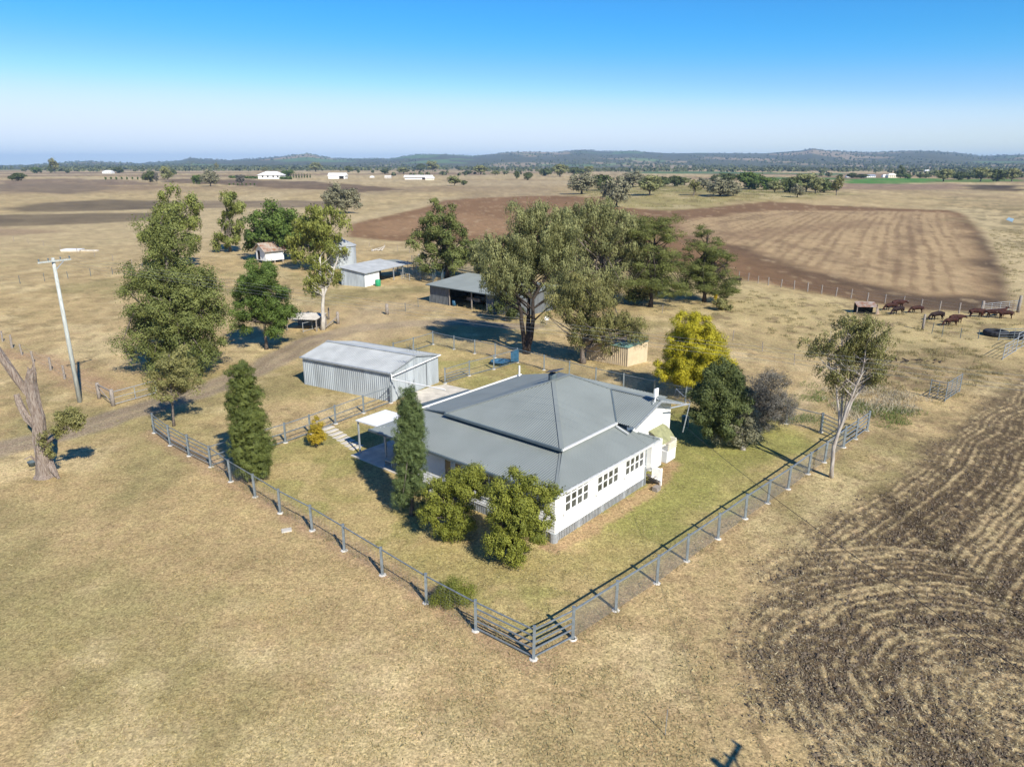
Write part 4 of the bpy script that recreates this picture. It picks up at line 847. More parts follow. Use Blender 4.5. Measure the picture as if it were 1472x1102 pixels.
# ---------------- steel garage ----------------
def garage():
    s1=P(564,578);s0=P(438,552);s2=P(637,553); ex=(s0-s1)[:2]; L_=float(np.hypot(*ex)); an=math.atan2(ex[1],ex[0]); W=6.9; 
    r=thing('steel_garage','long grey corrugated garage with low gable roof and double doors','shed',(s1[0],s1[1],0),an)
    # local: x along the long wall (0..L), y to the left = negative is away
    # far side is at y=-W
    Wd=-W; e,rd=2.74,3.46
    def wall(p,ed,nm,par=r,pitch=.24): m=MB(); corrb(m,p,ed,pitch,.03,'trap'); return m.build(nm,M['shedwall'],par)
    wall([(L_,0,0),(0,0,0),(0,0,e),(L_,0,e)],(1,0,0),'side_wall'); wall([(0,Wd,0),(L_,Wd,0),(L_,Wd,e),(0,Wd,e)],(1,0,0),'side_wall')
    wall([(L_,Wd,0),(L_,0,0),(L_,0,e),(L_,Wd/2,rd),(L_,Wd,e)],(0,1,0),'end_wall')
    # front: walls each side of the doors and gable infill
    wall([(0,0,0),(0,-.5,0),(0,-.5,e),(0,0,e)],(0,1,0),'front_wall'); wall([(0,-5.1,0),(0,Wd,0),(0,Wd,e),(0,-5.1,e)],(0,1,0),'front_wall'); wall([(0,0,e-.25),(0,Wd,e-.25),(0,Wd,e),(0,Wd/2,rd),(0,0,e)],(0,1,0),'gable_wall',pitch=.2)
    for y0,y1 in ((-.5,-2.8),(-2.8,-5.1)):
        m=MB(); corrb(m,[(.06,y0,.03),(.06,y1,.03),(.06,y1,e-.25),(.06,y0,e-.25)],(0,1,0),.38,.012,'trap'); d=m.build('door',M['shedwall'],r); h=MB(); yy=y1+.35 if y0>-1 else y0-.35; h.box(-.05,.0,yy-.1,yy+.1,1.0,1.3); h.build('handle',M['galv'],d)
    m=MB(); corrb(m,[(L_+.12,.12,e-.02),(-.12,.12,e-.02),(-.12,Wd/2,rd+.02),(L_+.12,Wd/2,rd+.02)],(1,0,0),.24,.022,'trap'); corrb(m,[(-.12,Wd-.12,e-.02),(L_+.12,Wd-.12,e-.02),(L_+.12,Wd/2,rd+.02),(-.12,Wd/2,rd+.02)],(1,0,0),.24,.022,'trap'); m.build('roof',M['shedroof'],r)
    m=MB(); m.beam((-.15,Wd/2,rd+.05),(L_+.15,Wd/2,rd+.05),.4,.03); m.build('ridge_capping',M['shedroof'],r)
    m=MB(); m.beam((-.15,.19,e-.06),(L_+.15,.19,e-.06),.11,.13); m.beam((-.15,Wd-.19,e-.06),(L_+.15,Wd-.19,e-.06),.11,.13); m.build('gutter',M['galv'],r)
    m=MB()
    for a,b in (((-.15,.12,e),(-.15,Wd/2,rd)),((-.15,Wd-.12,e),(-.15,Wd/2,rd))): m.beam(a,b,.03,.14)
    m.build('barge_board',M['galv'],r)
    m=MB(); m.tube([(-.2,Wd-.2,e-.05),(-.22,0.12,e-.28),(-.2,.18,e-.1)],.055,8); m.build('white_pipe',M['white'],r)
    # pipe across the gap to the house
    a=r.matrix_basis; q=P(622,560.5,2.2)
    loc_=Matrix.Translation((s1[0],s1[1],0))@Matrix.Rotation(an,4,'Z'); ql=loc_.inverted()@Vector((*P(640,560,2.3)[:2],2.3))
    m=MB(); m.tube([(-.2,.15,e-.1),(-.2,.15,e-.55),ql],.055,8); m.build('water_pipe',M['white'],r)
garage()
t=thing('tv_aerial','thin aerial mast in front of the garage doors','aerial',G(597,578)); q=MB(); q.tube([(0,0,0),(0,0,5.2)],.025,6); q.build('mast',M['galv'],t); q=MB(); q.tube([(-.6,.2,4.9),(.6,-.2,4.9)],.015,5)
for k in (-.55,-.3,0,.3,.55): q.tube([(k,-k*.33,4.55),(k,-k*.33,5.25)],.012,5)
q.build('antenna',M['trim'],t)
# ---------------- steel yard fence ----------------
def fence(name,label,pts,hts,rails,mesh=None,post=.125,foot=True,mt='rail',bottom=False,railr=.026,group=None,cat='fence',noposts=()):
    g=[Vector((*P(*p)[:2],0)) for p in pts]; o=g[0]; r=thing(name,label,cat,o,0,group)
    for i,p in enumerate(g):
        if i in noposts: continue
        q=p-o; h=hts+.06; s=post/2
        lx,ly=.025*math.sin(i*5.1+q.x),.025*math.cos(i*3.7+q.y); m=MB(); m.beam((q.x,q.y,-.05),(q.x+lx,q.y+ly,h),2*s,2*s,up=(0,1,0)); m.box(q.x+lx-s-.008,q.x+lx+s+.008,q.y+ly-s-.008,q.y+ly+s+.008,h,h+.025); po=m.build('post',M[mt],r)
        if foot: f=MB(); f.lathe((q.x,q.y,0),[(.21,-.05),(.20,.02),(.14,.04)],7); f.build('footing',M['foot'],po)
    m=MB()
    for a,b in zip(g[:-1],g[1:]):
        a=a-o;b=b-o
        for z in rails: m.beam(a+Vector((0,0,z)),b+Vector((0,0,z)),railr*2)
    m.build('rail',M[mt],r)
    if mesh:
        m=MB(); dz,dx,th=mesh
        for a,b in zip(g[:-1],g[1:]):
            a=a-o;b=b-o; L_=(b-a).length; n=int(L_/dx)
            for k in range(1,n): p=a.lerp(b,k/n); m.beam(p+Vector((0,0,.06)),p+Vector((0,0,hts-.05)),th)
            z=.08
            while z<hts-.04: m.beam(a+Vector((0,0,z)),b+Vector((0,0,z)),th); z+=dz
        m.build('mesh',M['wire'],r)
    return r
LF=[(684,906),(613,866),(550,826),(495,791),(449,762),(403,737),(367,714),(332,692),(303.5,671)]
fence('steel_yard_fence','front left yard fence of single rail and square steel posts',LF,1.5,[1.47],mesh=(.15,.30,.0035))
R5=[.22,.55,.88,1.2,1.50]
fence('rail_panel','five rail steel panel meeting the near corner post from the left','','',0) if 0 else None
fence('corner_rail_panel','near corner of the yard, two five rail steel panels on one post',[(684.6,905.6),(767,947),(823,918)],1.56,[.12,.5,.82,1.14,1.46],noposts=(0,),bottom=True)
fence('steel_yard_fence','long right yard fence with wire mesh below a pipe rail',[(823.6,917.6),(885,877),(944,838),(987,806),(1032,774),(1071,745),(1103.5,722.8),(1132.7,702.5),(1161.4,681),(1185,664.4),(1212,643)],1.5,[1.47],mesh=(.075,.075,.0042),railr=.034)
fence('far_rail_panel','railed steel panels at the far right corner of the yard',[(1212.6,642.6),(1229.7,630.8),(1246,619)],1.56,R5)
fence('far_rail_panel','single railed steel panel behind the smooth gum stems',[(1180,621),(1205,633)],1.5,R5,noposts=(1,))
fence('end_rail_panel','far left end of the yard fence, railed steel panels near the gum sapling',[(303,670.7),(272,655),(245,640),(222,622)],1.55,R5,noposts=(0,))
fence('steel_yard_fence','steel fence from the columnar cypress across to the garage',[(304.5,670.3),(352,654),(410.6,636),(446,623.5),(482.5,609),(523,593.5),(562,579)],1.5,[1.47,.78,.12],mesh=(.18,.3,.0035),noposts=(0,))
fence('back_yard_fence','mesh yard fence running behind the house roof and gums',[(622.6,495),(652.7,502),(682.5,508),(712,514),(744,521),(782,531.7),(818,541),(856,551),(896,560),(940,570),(985,580),(1035,590),(1080,598),(1129.7,608.7),(1179.5,620.8)],1.5,[1.47],mesh=(.12,.12,.005))
fence('side_yard_fence','pale pipe fence joining the garage to the back fence',[(640,551),(674.7,540),(709.8,530.7),(743.5,521)],1.45,[1.42,.1],mesh=(.2,.3,.0035),noposts=(3,))
fence('side_yard_fence','short pipe fence running back from the garage roof to the fence corner',[(566,512),(594.6,504),(622,495.4)],1.45,[1.42,.1],noposts=(2,))
fence('rail_gate','dark horizontal rails beside the garage doors',[(640.6,550.4),(674,540)],1.1,[.35,.62,.88],noposts=(0,1))
t=thing('blue_paddling_pool','round blue tub in the shade of the huge eucalypt','tub',G(719,523)); q=MB(); q.lathe((0,0,0),[(.9,0),(1.0,.32),(1.04,.34),(.98,.34),(.88,.05)],24); q.build('shell',M['blue'],t,True)
t=thing('blue_shade_cloth','blue mesh sheet tied upright to the back fence post','sheet',G(741,521.5)); q=MB(); q.slab([(-.5,-.25,.2),(.35,-.1,.2),(.35,-.1,1.5),(-.5,-.25,1.35)],.03); q.build('sheet',M['blue'],t)
# concrete cover in the paddock and thin stake
p=G(412,762); o=MB(); o.box(-.28,.28,-.24,.24,-.02,.04); o=o.build('concrete_cover',M['conc'],bevel=.015); o.location=p; o.rotation_euler=(0,0,.35); tag(o,'small square concrete cover outside the front left fence','cover')
o=MB(); o.tube([(0,0,-.05),(.05,.1,1.05)],.014,5); o=o.build('thin_stake',M['wire']); o.location=G(956,1056); tag(o,'thin steel stake alone in the near dry grass','stake')
# ---------------- rotary clothes hoist ----------------
t=thing('clothes_hoist','rotary clothes hoist standing behind the house gable','clothesline',G(989,614)); q=MB(); q.tube([(0,0,0),(0,0,2.2)],.035,8); q.build('mast',M['galv'],t)
q=MB(); E_=[]
for k in range(4):
    a=.5+k*math.pi/2; e=Vector((math.cos(a)*1.7,math.sin(a)*1.7,2.75)); E_.append(e); q.tube([(0,0,2.15),e],.02,5); q.tube([e,(e.x,e.y,2.3)],.012,4)
q.build('arm',M['galv'],t); q=MB()
for f in (.5,.75,1):
    for k in range(4): a=Vector((0,0,2.15)).lerp(E_[k],f); b=Vector((0,0,2.15)).lerp(E_[(k+1)%4],f); q.tube([a,b],.007,4)
q.build('line',M['wire'],t)
t=thing('green_bin','dark green drum at the foot of the clothes hoist','bin',G(984,611)); q=MB(); q.lathe((0,0,0),[(.24,0),(.29,.75),(.31,.78)],14); q.build('body',M['green'],t,True); q=MB(); q.lathe((0,0,.78),[(.31,0),(.2,.07)],14); q.build('lid',M['green'],t,True)
# ---------------- sheds ----------------
def boxwall(m,p,q,h0,h1,th=.05): m.beam(Vector((p[0],p[1],(h0+h1)/2)),Vector((q[0],q[1],(h0+h1)/2)),th,h1-h0); return m
def machinery_shed():
    A=P(618.5,434);B=P(745,457); d=(B-A)[:2]; L_=float(np.hypot(*d)); an=math.atan2(d[1],d[0])
    r=thing('machinery_shed','long open fronted machinery shed with dark walls and grey skillion roof','shed',(A[0],A[1],0),an); D=8.2
    m=MB(); corrb(m,[(0,0,0),(4.3,0,0),(4.3,0,2.75),(0,0,2.75)],(1,0,0),.3,.02,'trap'); m.build('front_wall',M['darkwall'],r)
    m=MB(); corrb(m,[(0,D,0),(0,0,0),(0,0,2.75),(0,D,3.3)],(0,1,0),.3,.02,'trap'); m.build('end_wall',M['darkwall'],r)
    m=MB(); corrb(m,[(L_,0,0),(L_,D,0),(L_,D,3.3),(L_,0,2.75)],(0,1,0),.3,.02,'trap'); corrb(m,[(L_-6,0,0),(L_,0,0),(L_,0,2.75),(L_-6,0,2.75)],(1,0,0),.3,.02,'trap'); m.build('end_wall',M['darkwall'],r)
    m=MB(); m.box(0,L_,D-.06,D,0,3.3); m.build('back_wall',M['dark'],r)
    m=MB(); corrb(m,[(-.4,-.5,2.72),(L_+.4,-.5,2.72),(L_+.4,D+.3,3.5),(-.4,D+.3,3.5)],(1,0,0),.2,.016,'sin'); m.build('roof',M['roof'],r)
    m=MB(); m.beam((-.4,-.5,2.66),(L_+.4,-.5,2.66),.05,.12); m.build('fascia',M['trim'],r)
    for x in (4.3,8.9,13.0): 
        if x<L_: m=MB(); m.box(x-.07,x+.07,-.12,.02,0,2.7); m.build('post',M['wood'],r)
    return r,an,A
r_,an_,A_=machinery_shed()
def ml(x,y,z=0): return Vector((A_[0]+x*math.cos(an_)-y*math.sin(an_),A_[1]+x*math.sin(an_)+y*math.cos(an_),z))
t=thing('blue_drum','blue drum just inside the open machinery shed','drum',ml(4.9,.3)); q=MB(); q.lathe((0,0,0),[(.3,0),(.31,.4),(.3,.8)],14); q.build('body',M['blue'],t,True); q=MB(); q.lathe((0,0,.8),[(.3,0),(.1,.02)],14); q.build('lid',M['blue'],t)
t=thing('old_trailer','rusty trailer parked in the dark of the machinery shed','trailer',ml(6.8,3.2),an_); q=MB(); q.box(-1.4,1.4,-.8,.8,.6,.7); q.box(-1.4,1.4,-.8,-.74,.7,1.1); q.box(-1.4,1.4,.74,.8,.7,1.1); q.build('tray',M['rust'],t)
for y in (-.85,.85): q=MB(); q.tube([(0,y-.1,.36),(0,y+.1,.36)],.36,16); q.build('wheel',M['rubber'],t)
q=MB(); q.beam((-1.4,0,.55),(-2.6,0,.45),.1); q.build('drawbar',M['rust'],t)
def small_shed():
    A=P(525,412.6);A2=P(500,408.5);C_=P(580,399); d=(C_-A)[:2]; L_=float(np.hypot(*d)); an=math.atan2(d[1],d[0]); D=5.0
    r=thing('skillion_shed','small white walled shed with pale skillion roof and open bays','shed',(A[0],A[1],0),an); h=2.35
    m=MB(); corrb(m,[(0,0,0),(4.2,0,0),(4.2,0,h),(0,0,h)],(1,0,0),.3,.015,'trap'); m.build('front_wall',M['white'],r)
    m=MB(); corrb(m,[(0,D,0),(0,0,0),(0,0,h),(0,D,h+.7)],(0,1,0),.3,.015,'trap'); m.build('end_wall',M['shedwall'],r)
    m=MB(); m.box(0,L_,D-.05,D,0,h+.65); m.box(4.2,4.25,.1,D-.1,0,2.0); m.build('back_wall',M['darkwall'],r)
    m=MB(); corrb(m,[(-.35,-.35,h+.03),(L_+.3,-.35,h+.03),(L_+.3,D+.3,h+.8),(-.35,D+.3,h+.8)],(1,0,0),.22,.018,'sin'); m.build('roof',M['shedroof'],r)
    m=MB(); m.beam((-.35,-.35,h-.03),(L_+.3,-.35,h-.03),.04,.1); m.build('fascia',M['galv'],r)
    for x in (8.6,L_-.1): m=MB(); m.box(x-.07,x+.07,-.05,.09,0,h-.05); m.build('post',M['galv'],r)
    m=MB(); corrb(m,[(L_+.3,-.2,h-.1),(L_+4.2,.2,h-.2),(L_+4.0,D-1,h+.3),(L_+.3,D,h+.7)],(1,0,0),.22,.016,'sin'); m.build('shaded_roof_end',M['roof'],r)  # roof end lying in shade; its shade is put in as darker steel
    for x,y in ((L_+4,.25),(L_+3.9,D-1.1)): m=MB(); m.box(x-.06,x+.06,y-.06,y+.06,0,2.0); m.build('roof_end_post',M['wood'],r)
small_shed()
t=thing('green_drum','bright green plastic drum in front of the skillion shed','drum',G(543.5,411)); q=MB(); q.lathe((0,0,0),[(.45,0),(.5,.1),(.5,.95),(.44,1.05)],16); q.build('body',M['tub'],t,True); q=MB(); q.lathe((0,0,1.05),[(.44,0),(.3,.06),(.1,.07)],16); q.build('lid',M['tub'],t,True)
def hut():
    A=P(383,379.5); an=math.atan2(*(P(409,376.5)-A)[[1,0]]); r=thing('old_hut','old white hut on stumps with a rust streaked gable roof','hut',(A[0],A[1],0),an); L_,D,f,h=4.3,3.6,.7,2.9
    m=MB(); 
    m.box(0,L_,0,.06,f,h); m.box(0,.06,.06,D-.06,f,h); m.box(L_-.06,L_,.06,D-.06,f,h); m.box(0,L_,D-.06,D,f,h); m.add([(0,0,h),(0,D,h),(0,D/2,h+1.25)],[(0,2,1)]); m.add([(L_,0,h),(L_,D,h),(L_,D/2,h+1.25)],[(0,1,2)]); m.box(0,L_,0,D,f-.1,f); m.build('wall',M['white'],r)
    m=MB(); corrb(m,[(-.6,-.5,h-.3),(L_+.6,-.5,h-.3),(L_+.6,D/2,h+1.35),(-.6,D/2,h+1.35)],(1,0,0),.22,.018); corrb(m,[(L_+.6,D+.5,h-.3),(-.6,D+.5,h-.3),(-.6,D/2,h+1.35),(L_+.6,D/2,h+1.35)],(1,0,0),.22,.018); m.build('roof',M['rust'],r)
    m=MB(); m.beam((-.62,-.5,h-.36),(-.62,D/2,h+1.29),.04,.12); m.beam((-.62,D+.5,h-.36),(-.62,D/2,h+1.29),.04,.12); m.beam((-.6,-.52,h-.36),(L_+.6,-.52,h-.36),.04,.12); m.build('fascia',M['wood'],r)
    m=MB(); m.box(-.03,-.002,2.1,2.9,f+.05,f+1.9); m.build('doorway',M['dark'],r)
    for x in (.2,L_/2,L_-.2):
        for y in (.2,D-.2): m=MB(); m.box(x-.11,x+.11,y-.11,y+.11,0,f-.1); m.build('stump',M['wood'],r)
hut()
def silo():
    p=G(492,384); r=thing('grain_silo','round galvanised silo with a shallow conical roof','silo',p); R_=2.9
    pr=[]; z=0
    while z<4.4: pr+=[(R_,z),(R_+.03,z+.1)]; z+=.2
    m=MB(); m.lathe((0,0,0),pr+[(R_,4.4)],36); m.build('body',M['shedwall'],r,True)
    m=MB(); m.lathe((0,0,4.4),[(R_+.2,-.04),(R_+.2,0),(.5,1.25),(.5,1.35)],36); m.build('roof',M['shedroof'],r); m=MB(); m.lathe((0,0,5.75),[(.55,0),(.55,.08),(.1,.2)],16); m.build('cap',M['galv'],r)
    m=MB()
    for x in (-.2,.2): m.tube([(x,-R_-.1,0),(x,-R_-.1,4.4)],.02,5)
    for k in range(14): m.tube([(-.2,-R_-.1,.3*k+.2),(.2,-R_-.1,.3*k+.2)],.015,4)
    m.build('ladder',M['galv'],r)
silo()
def tan_shed():
    A=P(902,527);B=P(930,519.5);C_=P(842,516); an=math.atan2(*(B-A)[[1,0]]); W=float(np.hypot(*(B-A)[:2])); D=float(np.hypot(*(C_-A)[:2])); a2=math.atan2(*(C_-A)[[1,0]])
    r=thing('tan_garden_shed','low tan ribbed shed with green roof under the drooping gum','shed',(A[0],A[1],0),an); v=Vector((math.cos(a2-an),math.sin(a2-an),0))*D; u=Vector((W,0,0)); h=2.0
    def z(p,h): return Vector((p.x,p.y,h))
    o=Vector((0,0,0)); m=MB(); corrb(m,[z(v,0),z(o,0),z(o,h),z(v,h)],v,.24,.03,'trap'); m.build('side_wall',M['tan'],r)
    m=MB(); m.slab([z(o,0),z(u,0),z(u,h+.25),z(o,h)],.03); m.build('end_wall',M['tan'],r)
    m=MB(); m.slab([z(u,0),z(u+v,0),z(u+v,h+.25),z(u,h+.25)],.03); m.slab([z(u+v,0),z(v,0),z(v,h),z(u+v,h+.25)],.03); m.build('back_wall',M['tan'],r)
    e=u.normalized()*.1; g=v.normalized()*.1; m=MB(); corrb(m,[z(o-e-g,h+.02),z(u+e-g,h+.28),z(u+v+e+g,h+.28),z(v-e+g,h+.02)],v,.2,.012); m.build('roof',M['green'],r)
    m=MB(); m.slab([z(v*.40,0)+Vector((-.05,0,.9)),z(v*.37,0)+Vector((-.05,0,.9)),z(v*.37,0)+Vector((-.05,0,1.3)),z(v*.40,0)+Vector((-.05,0,1.3))],.02); m.build('vent',M['dark'],r)
tan_shed()
# shade roof / stock ramp by the white gum
t=thing('low_shelter','low flat roofed shelter with pale sheets beside the white gum','shelter',G(448,476),-.15); q=MB(); corrb(q,[(-3.3,-.2,1.5),(.8,-.2,1.5),(.8,3.2,1.7),(-3.3,3.2,1.7)],(1,0,0),.25,.02); q.build('roof',M['conc'],t); q=MB(); q.box(-3.2,.7,3.0,3.06,0,1.6); q.build('back_wall',M['darkwall'],t)
for x,y in ((-3.2,0),(.7,0),(.7,3)): q=MB(); q.box(x-.06,x+.06,y-.06,y+.06,0,1.5); q.build('post',M['wood'],t)
# ---------------- timber posts and gates ----------------
def tpost(px,py,h,rad,label,group=None,name='timber_post'):
    o=MB(); o.tube([(0,0,-.1),(.01,0,h*.5),(.02,.01,h*.97),(.02,.01,h)],[rad*1.08,rad,rad*.95,rad*.7],9); o=o.build(name,M['wood'],None,True); o.location=G(px,py); tag(o,label,'post',group); return o
tpost(556.5,452,1.5,.22,'thick lone timber post in the dry grass before the machinery shed'); tpost(486,465.5,1.6,.19,'thick timber strainer post right of the white gum trunk'); tpost(473,459,1.6,.10,'thin dark post behind the strainer post near the white gum'); tpost(163,583,1.5,.17,'timber post at the track end of the left paddock fence'); tpost(143,573,1.5,.15,'timber post left of the track gate, below the power pole')
tpost(1326,474,2.0,.15,'pale leaning timber post in front of the grazing cattle'); tpost(602,376,1.6,.2,'dark stump post behind the small white walled shed')
q=MB(); a=G(486,465.5);b=G(466,474); q.beam((0,0,1.0),tuple(b-a+Vector((0,0,.15))),.1); o=q.build('timber_brace',M['wood']); o.location=a; tag(o,'sloping timber brace leaning on the strainer post by the white gum','brace')
q=MB(); a=G(143,573);b=G(163,583); d=b-a; q.beam((0,0,1.35),tuple(d+Vector((0,0,1.3))),.1); q.beam((0,0,1.2),tuple(d+Vector((0,0,.1))),.06); o=q.build('timber_brace',M['wood']); o.location=a; tag(o,'timber rail and stay between the two posts below the power pole','brace')
def gate(name,label,p,q,h,n,m='galv',cat='gate',bars=2,group=None,rw=.035):
    a=G(*p);b=G(*q); r=thing(name,label,cat,a,0,group); d=b-a; m_=MB()
    for z in (.15,h): m_.beam(Vector((0,0,z)),d+Vector((0,0,z)),.05)
    for e in (Vector((0,0,0)),d): m_.beam(e+Vector((0,0,.0)),e+Vector((0,0,h+.08)),.06)
    m_.build('frame',M[m],r); k=MB()
    for i in range(1,n): z=.15+(h-.15)*i/n; k.beam(Vector((0,0,z)),d+Vector((0,0,z)),rw)
    k.build('rails',M[m],r); k=MB()
    for i in range(1,bars): e=d*i/bars; k.beam(e+Vector((0,0,.15)),e+Vector((0,0,h)),.04)
    if bars>1: k.build('stay',M[m],r)
    return r
gate('track_gate','light pipe gate across the paddock entrance by the track',(164.5,583),(225,566),1.25,2,bars=2)
gate('pipe_rail_gate','pipe rail between the low shelter and the white gum',(436,477.5),(462,471),1.15,1,bars=2)
gate('cattle_hurdle','steel cattle panel beside the left wall of the skillion shed',(474,405),(499,408),1.5,4,'trim','panel',3)
# stockyards
for i,(p,q,l) in enumerate([((582,399),(606,405),'front left panel of the dark cattle yards'),((606,405),(634,412),'front panel of the cattle yards left of the machinery shed'),((586,388),(622,394),'middle panel of the dark cattle yards'),((592,380),(632,384),'back left panel of the cattle yards'),((632,384),(700,395),'long back panel of the cattle yards behind the machinery shed roof'),((606,405),(598,391),'cross panel inside the dark cattle yards, left one'),((634,412),(640,392),'cross panel inside the dark cattle yards, next to the machinery shed'),((622,408),(628,395),'forcing race panel in the middle of the cattle yards'),((640,392),(690,402),'inner long panel of the cattle yards beyond the machinery shed')]): gate('cattle_yard_panel',l,p,q,1.75,6,'trim','yard panel',4,'steel panels of the cattle yards',.06)
gate('cattle_crush','pale bench like frame at the front of the cattle yards',(577,401),(589,403),1.2,2,'galv','crush',2)
# right side gates and panels
gate('steel_hurdle','left of two steel panels standing open beyond the reedy drain',(1335,571),(1358,576),1.6,5,'rail','panel',2); gate('steel_hurdle','right of two steel panels standing open beyond the reedy drain',(1358,577),(1379,563),1.7,6,'rail','panel',3)
gate('steel_hurdle','long steel panel running from the big tyre to the frame edge',(1435,489),(1478,488),1.35,4,'rail','panel',2)
gate('bent_steel_gate','buckled steel gate nearest the ploughed field on the right',(1441,517),(1460,505),1.6,4,'galv','gate',3); gate('bent_steel_gate','steel gate leaning at the right frame edge below the tyres',(1460,504),(1476,496),2.0,4,'galv','gate',2)
gate('field_gate','long pale gate at the corner of the fallow field behind the cattle',(1411,452),(1461,447),1.5,5,'galv','gate',4); tpost(1410,453,2.0,.2,'white topped gate post behind the cattle'); tpost(1463,449,2.4,.2,'tall gate post at the fallow field corner by the frame edge')
# ---------------- wire fences ----------------
def wire_fence(name,label,pts,n,h=1.15,rad=.06,wires=3,m='wood',wr=.006):
    g=[G(*p) for p in pts]; seg=[(b-a).length for a,b in zip(g[:-1],g[1:])]; T=sum(seg); r=thing(name,label,'fence',g[0]); P_=[]
    for k in range(n):
        t=T*k/(n-1); i=0
        while i<len(seg)-1 and t>seg[i]: t-=seg[i]; i+=1
        P_.append(g[i].lerp(g[i+1],min(1,t/seg[i]))-g[0])
    rg=random.Random(n)
    for p in P_: hh=h*rg.uniform(.9,1.15); q=MB(); q.tube([p+Vector((0,0,-.1)),p+Vector((rg.uniform(-.06,.06),rg.uniform(-.06,.06),hh))],rad*rg.uniform(.8,1.2),6); q.build('post',M[m],r)
    q=MB()
    for z in np.linspace(.35,h-.1,wires):
        for a,b in zip(P_[:-1],P_[1:]): q.tube([a+Vector((0,0,z)),b+Vector((0,0,z))],wr,3,False)
    q.build('wires',M['wire'],r)
wire_fence('wire_fence','post and wire fence along the near edge of the fallow field',[(1062,401),(1104,410),(1151,417.5),(1231,430.5),(1299,439),(1372,450),(1409,453)],17,1.35,.09)
wire_fence('wire_fence','old post and wire fence behind the dead gum',[(-60,470),(0,488),(45,520),(82,536),(115,562),(143,573)],11,1.35,.11)
wire_fence('wire_fence','thin star picket fence across the left paddock above the track',[(-40,417),(0,411),(105,400),(165,394),(220,388)],9,1.4,.045,3,'trim')
wire_fence('wire_fence','faint picket fence running diagonally on the far left paddock',[(20,346),(95,360),(150,372),(190,382)],8,1.4,.05,3,'wood')
wire_fence('wire_fence','picket fence through the bare paddock behind the wattle tree',[(900,430),(1090,503),(1170,536),(1200,545)],9,1.2,.04,3,'wood')
wire_fence('wire_fence','old picket line from the leaning post to the tyre trough',[(1326,474),(1352,484),(1380,486),(1406,487)],5,1.25,.04,3,'trim')
wire_fence('wire_fence','picket fence joining the lone timber post to the machinery shed',[(557,452),(583,447),(606,440),(618,436)],4,1.3,.04,3,'trim')
wire_fence('wire_fence','picket fence across the back paddock behind the silo',[(510,352),(560,358),(600,366),(690,378)],9,1.3,.05,3,'wood')
# ---------------- troughs, tyres, feeder, small things ----------------
def tyre(px,py,R_,label):
    t=thing('tractor_tyre',label,'tyre',G(px,py),0,'tyre troughs by the right gates'); q=MB(); n=32
    pr=[(R_*.62,0),(R_*.92,.02),(R_,.15),(R_,.5),(R_*.92,.62),(R_*.66,.64),(R_*.62,.5)]
    c=[]; 
    for r_,z in pr:
        for k in range(n): a=2*math.pi*k/n; rr=r_*(1+(.025 if k%2 else 0)*(r_>R_*.9)); c.append((rr*math.cos(a),rr*math.sin(a),z))
    m=len(pr); q.add(c,[(i*n+k,i*n+(k+1)%n,((i+1)%m)*n+(k+1)%n,((i+1)%m)*n+k) for i in range(m) for k in range(n)]); q.build('casing',M['rubber'],t); q=MB(); q.lathe((0,0,0),[(R_*.6,.02),(R_*.6,.12)],24); q.build('lining',M['dark'],t)
tyre(1431,482,1.35,'large tractor tyre trough lying flat beside the cattle'); tyre(1468,486,1.3,'tractor tyre behind the long steel panel at the frame edge')
t=thing('feed_shelter','small rust streaked iron feeder shelter beside the cattle','shelter',G(1231,451),-.12); q=MB(); corrb(q,[(0,-.1,1.0),(2.7,-.1,1.0),(2.7,1.5,1.5),(0,1.5,1.5)],(1,0,0),.2,.02); q.build('roof',M['rust'],t); q=MB(); q.box(0,2.6,1.3,1.35,0,1.3); q.box(.02,2.58,0,.03,.05,.25); q.build('back_wall',M['dark'],t); q=MB(); q.slab([(2.7,0,0),(3.2,.4,0),(3.0,1.2,1.4),(2.7,0,1.2)],.04); q.build('side_sheet',M['rust'],t)
for x in (.05,2.6): q=MB(); q.box(x-.05,x+.05,0,.1,0,1.0); q.build('post',M['wood'],t)
t=thing('white_trough','low white trough and pipe by the far left paddock fence','trough',G(92,361),.0); q=MB(); q.hexa([(0,-1.2,0),(4.2,-1,0),(4.2,1,0),(0,1.2,0)],[(-.1,-1.4,.5),(4.4,-1.2,.5),(4.4,1.2,.5),(-.1,1.4,.5)]); q.build('basin',M['white'],t); q=MB(); q.box(4.4,8.3,-.5,.1,0,.35); q.build('lid',M['conc'],t)
t=thing('dead_log_pile','bleached branches heaped in the tan paddock behind the skillion shed','logs',G(541,361)); q=MB(); rg=random.Random(4)
for k in range(9): a=rg.uniform(0,3.1); q.tube([(rg.uniform(-1.5,1.5),rg.uniform(-1,1),.1),(rg.uniform(-1.5,1.5)+math.cos(a)*1.5,math.sin(a),rg.uniform(.2,1.4))],[.14,.05],5)
q.build('branches',M['barkw'],t)
t=thing('fallen_branches','grey fallen branches lying in the paddock left of the steel panels','logs',G(1318,520)); q=MB()
for k in range(12): a=rg.uniform(0,3.1); x,y=rg.uniform(-2.2,2.2),rg.uniform(-.7,.7); q.tube([(x,y,.06),(x+math.cos(a)*.9,y+math.sin(a)*.6,rg.uniform(.05,.35))],[.08,.02],5)
q.build('branches',M['barkd'],t)
t=thing('water_sign','small white notice under the huge eucalypt','sign',G(786,466)); q=MB(); q.box(-.28,.28,-.02,.02,.55,1.05); q.build('board',M['white'],t); q=MB(); q.box(-.04,.04,.02,.08,0,1.2); q.build('post',M['wood'],t)
t=thing('yellow_drum','small yellow tub hanging on the post beside the layered pine','tub',G(1028,436)); q=MB(); q.lathe((0,0,.5),[(.25,0),(.3,.9),(.3,.95)],12); q.build('body',M['yel'],t,True); q=MB(); q.tube([(.1,.1,0),(.1,.1,.55)],.04,6); q.build('stand',M['wood'],t)
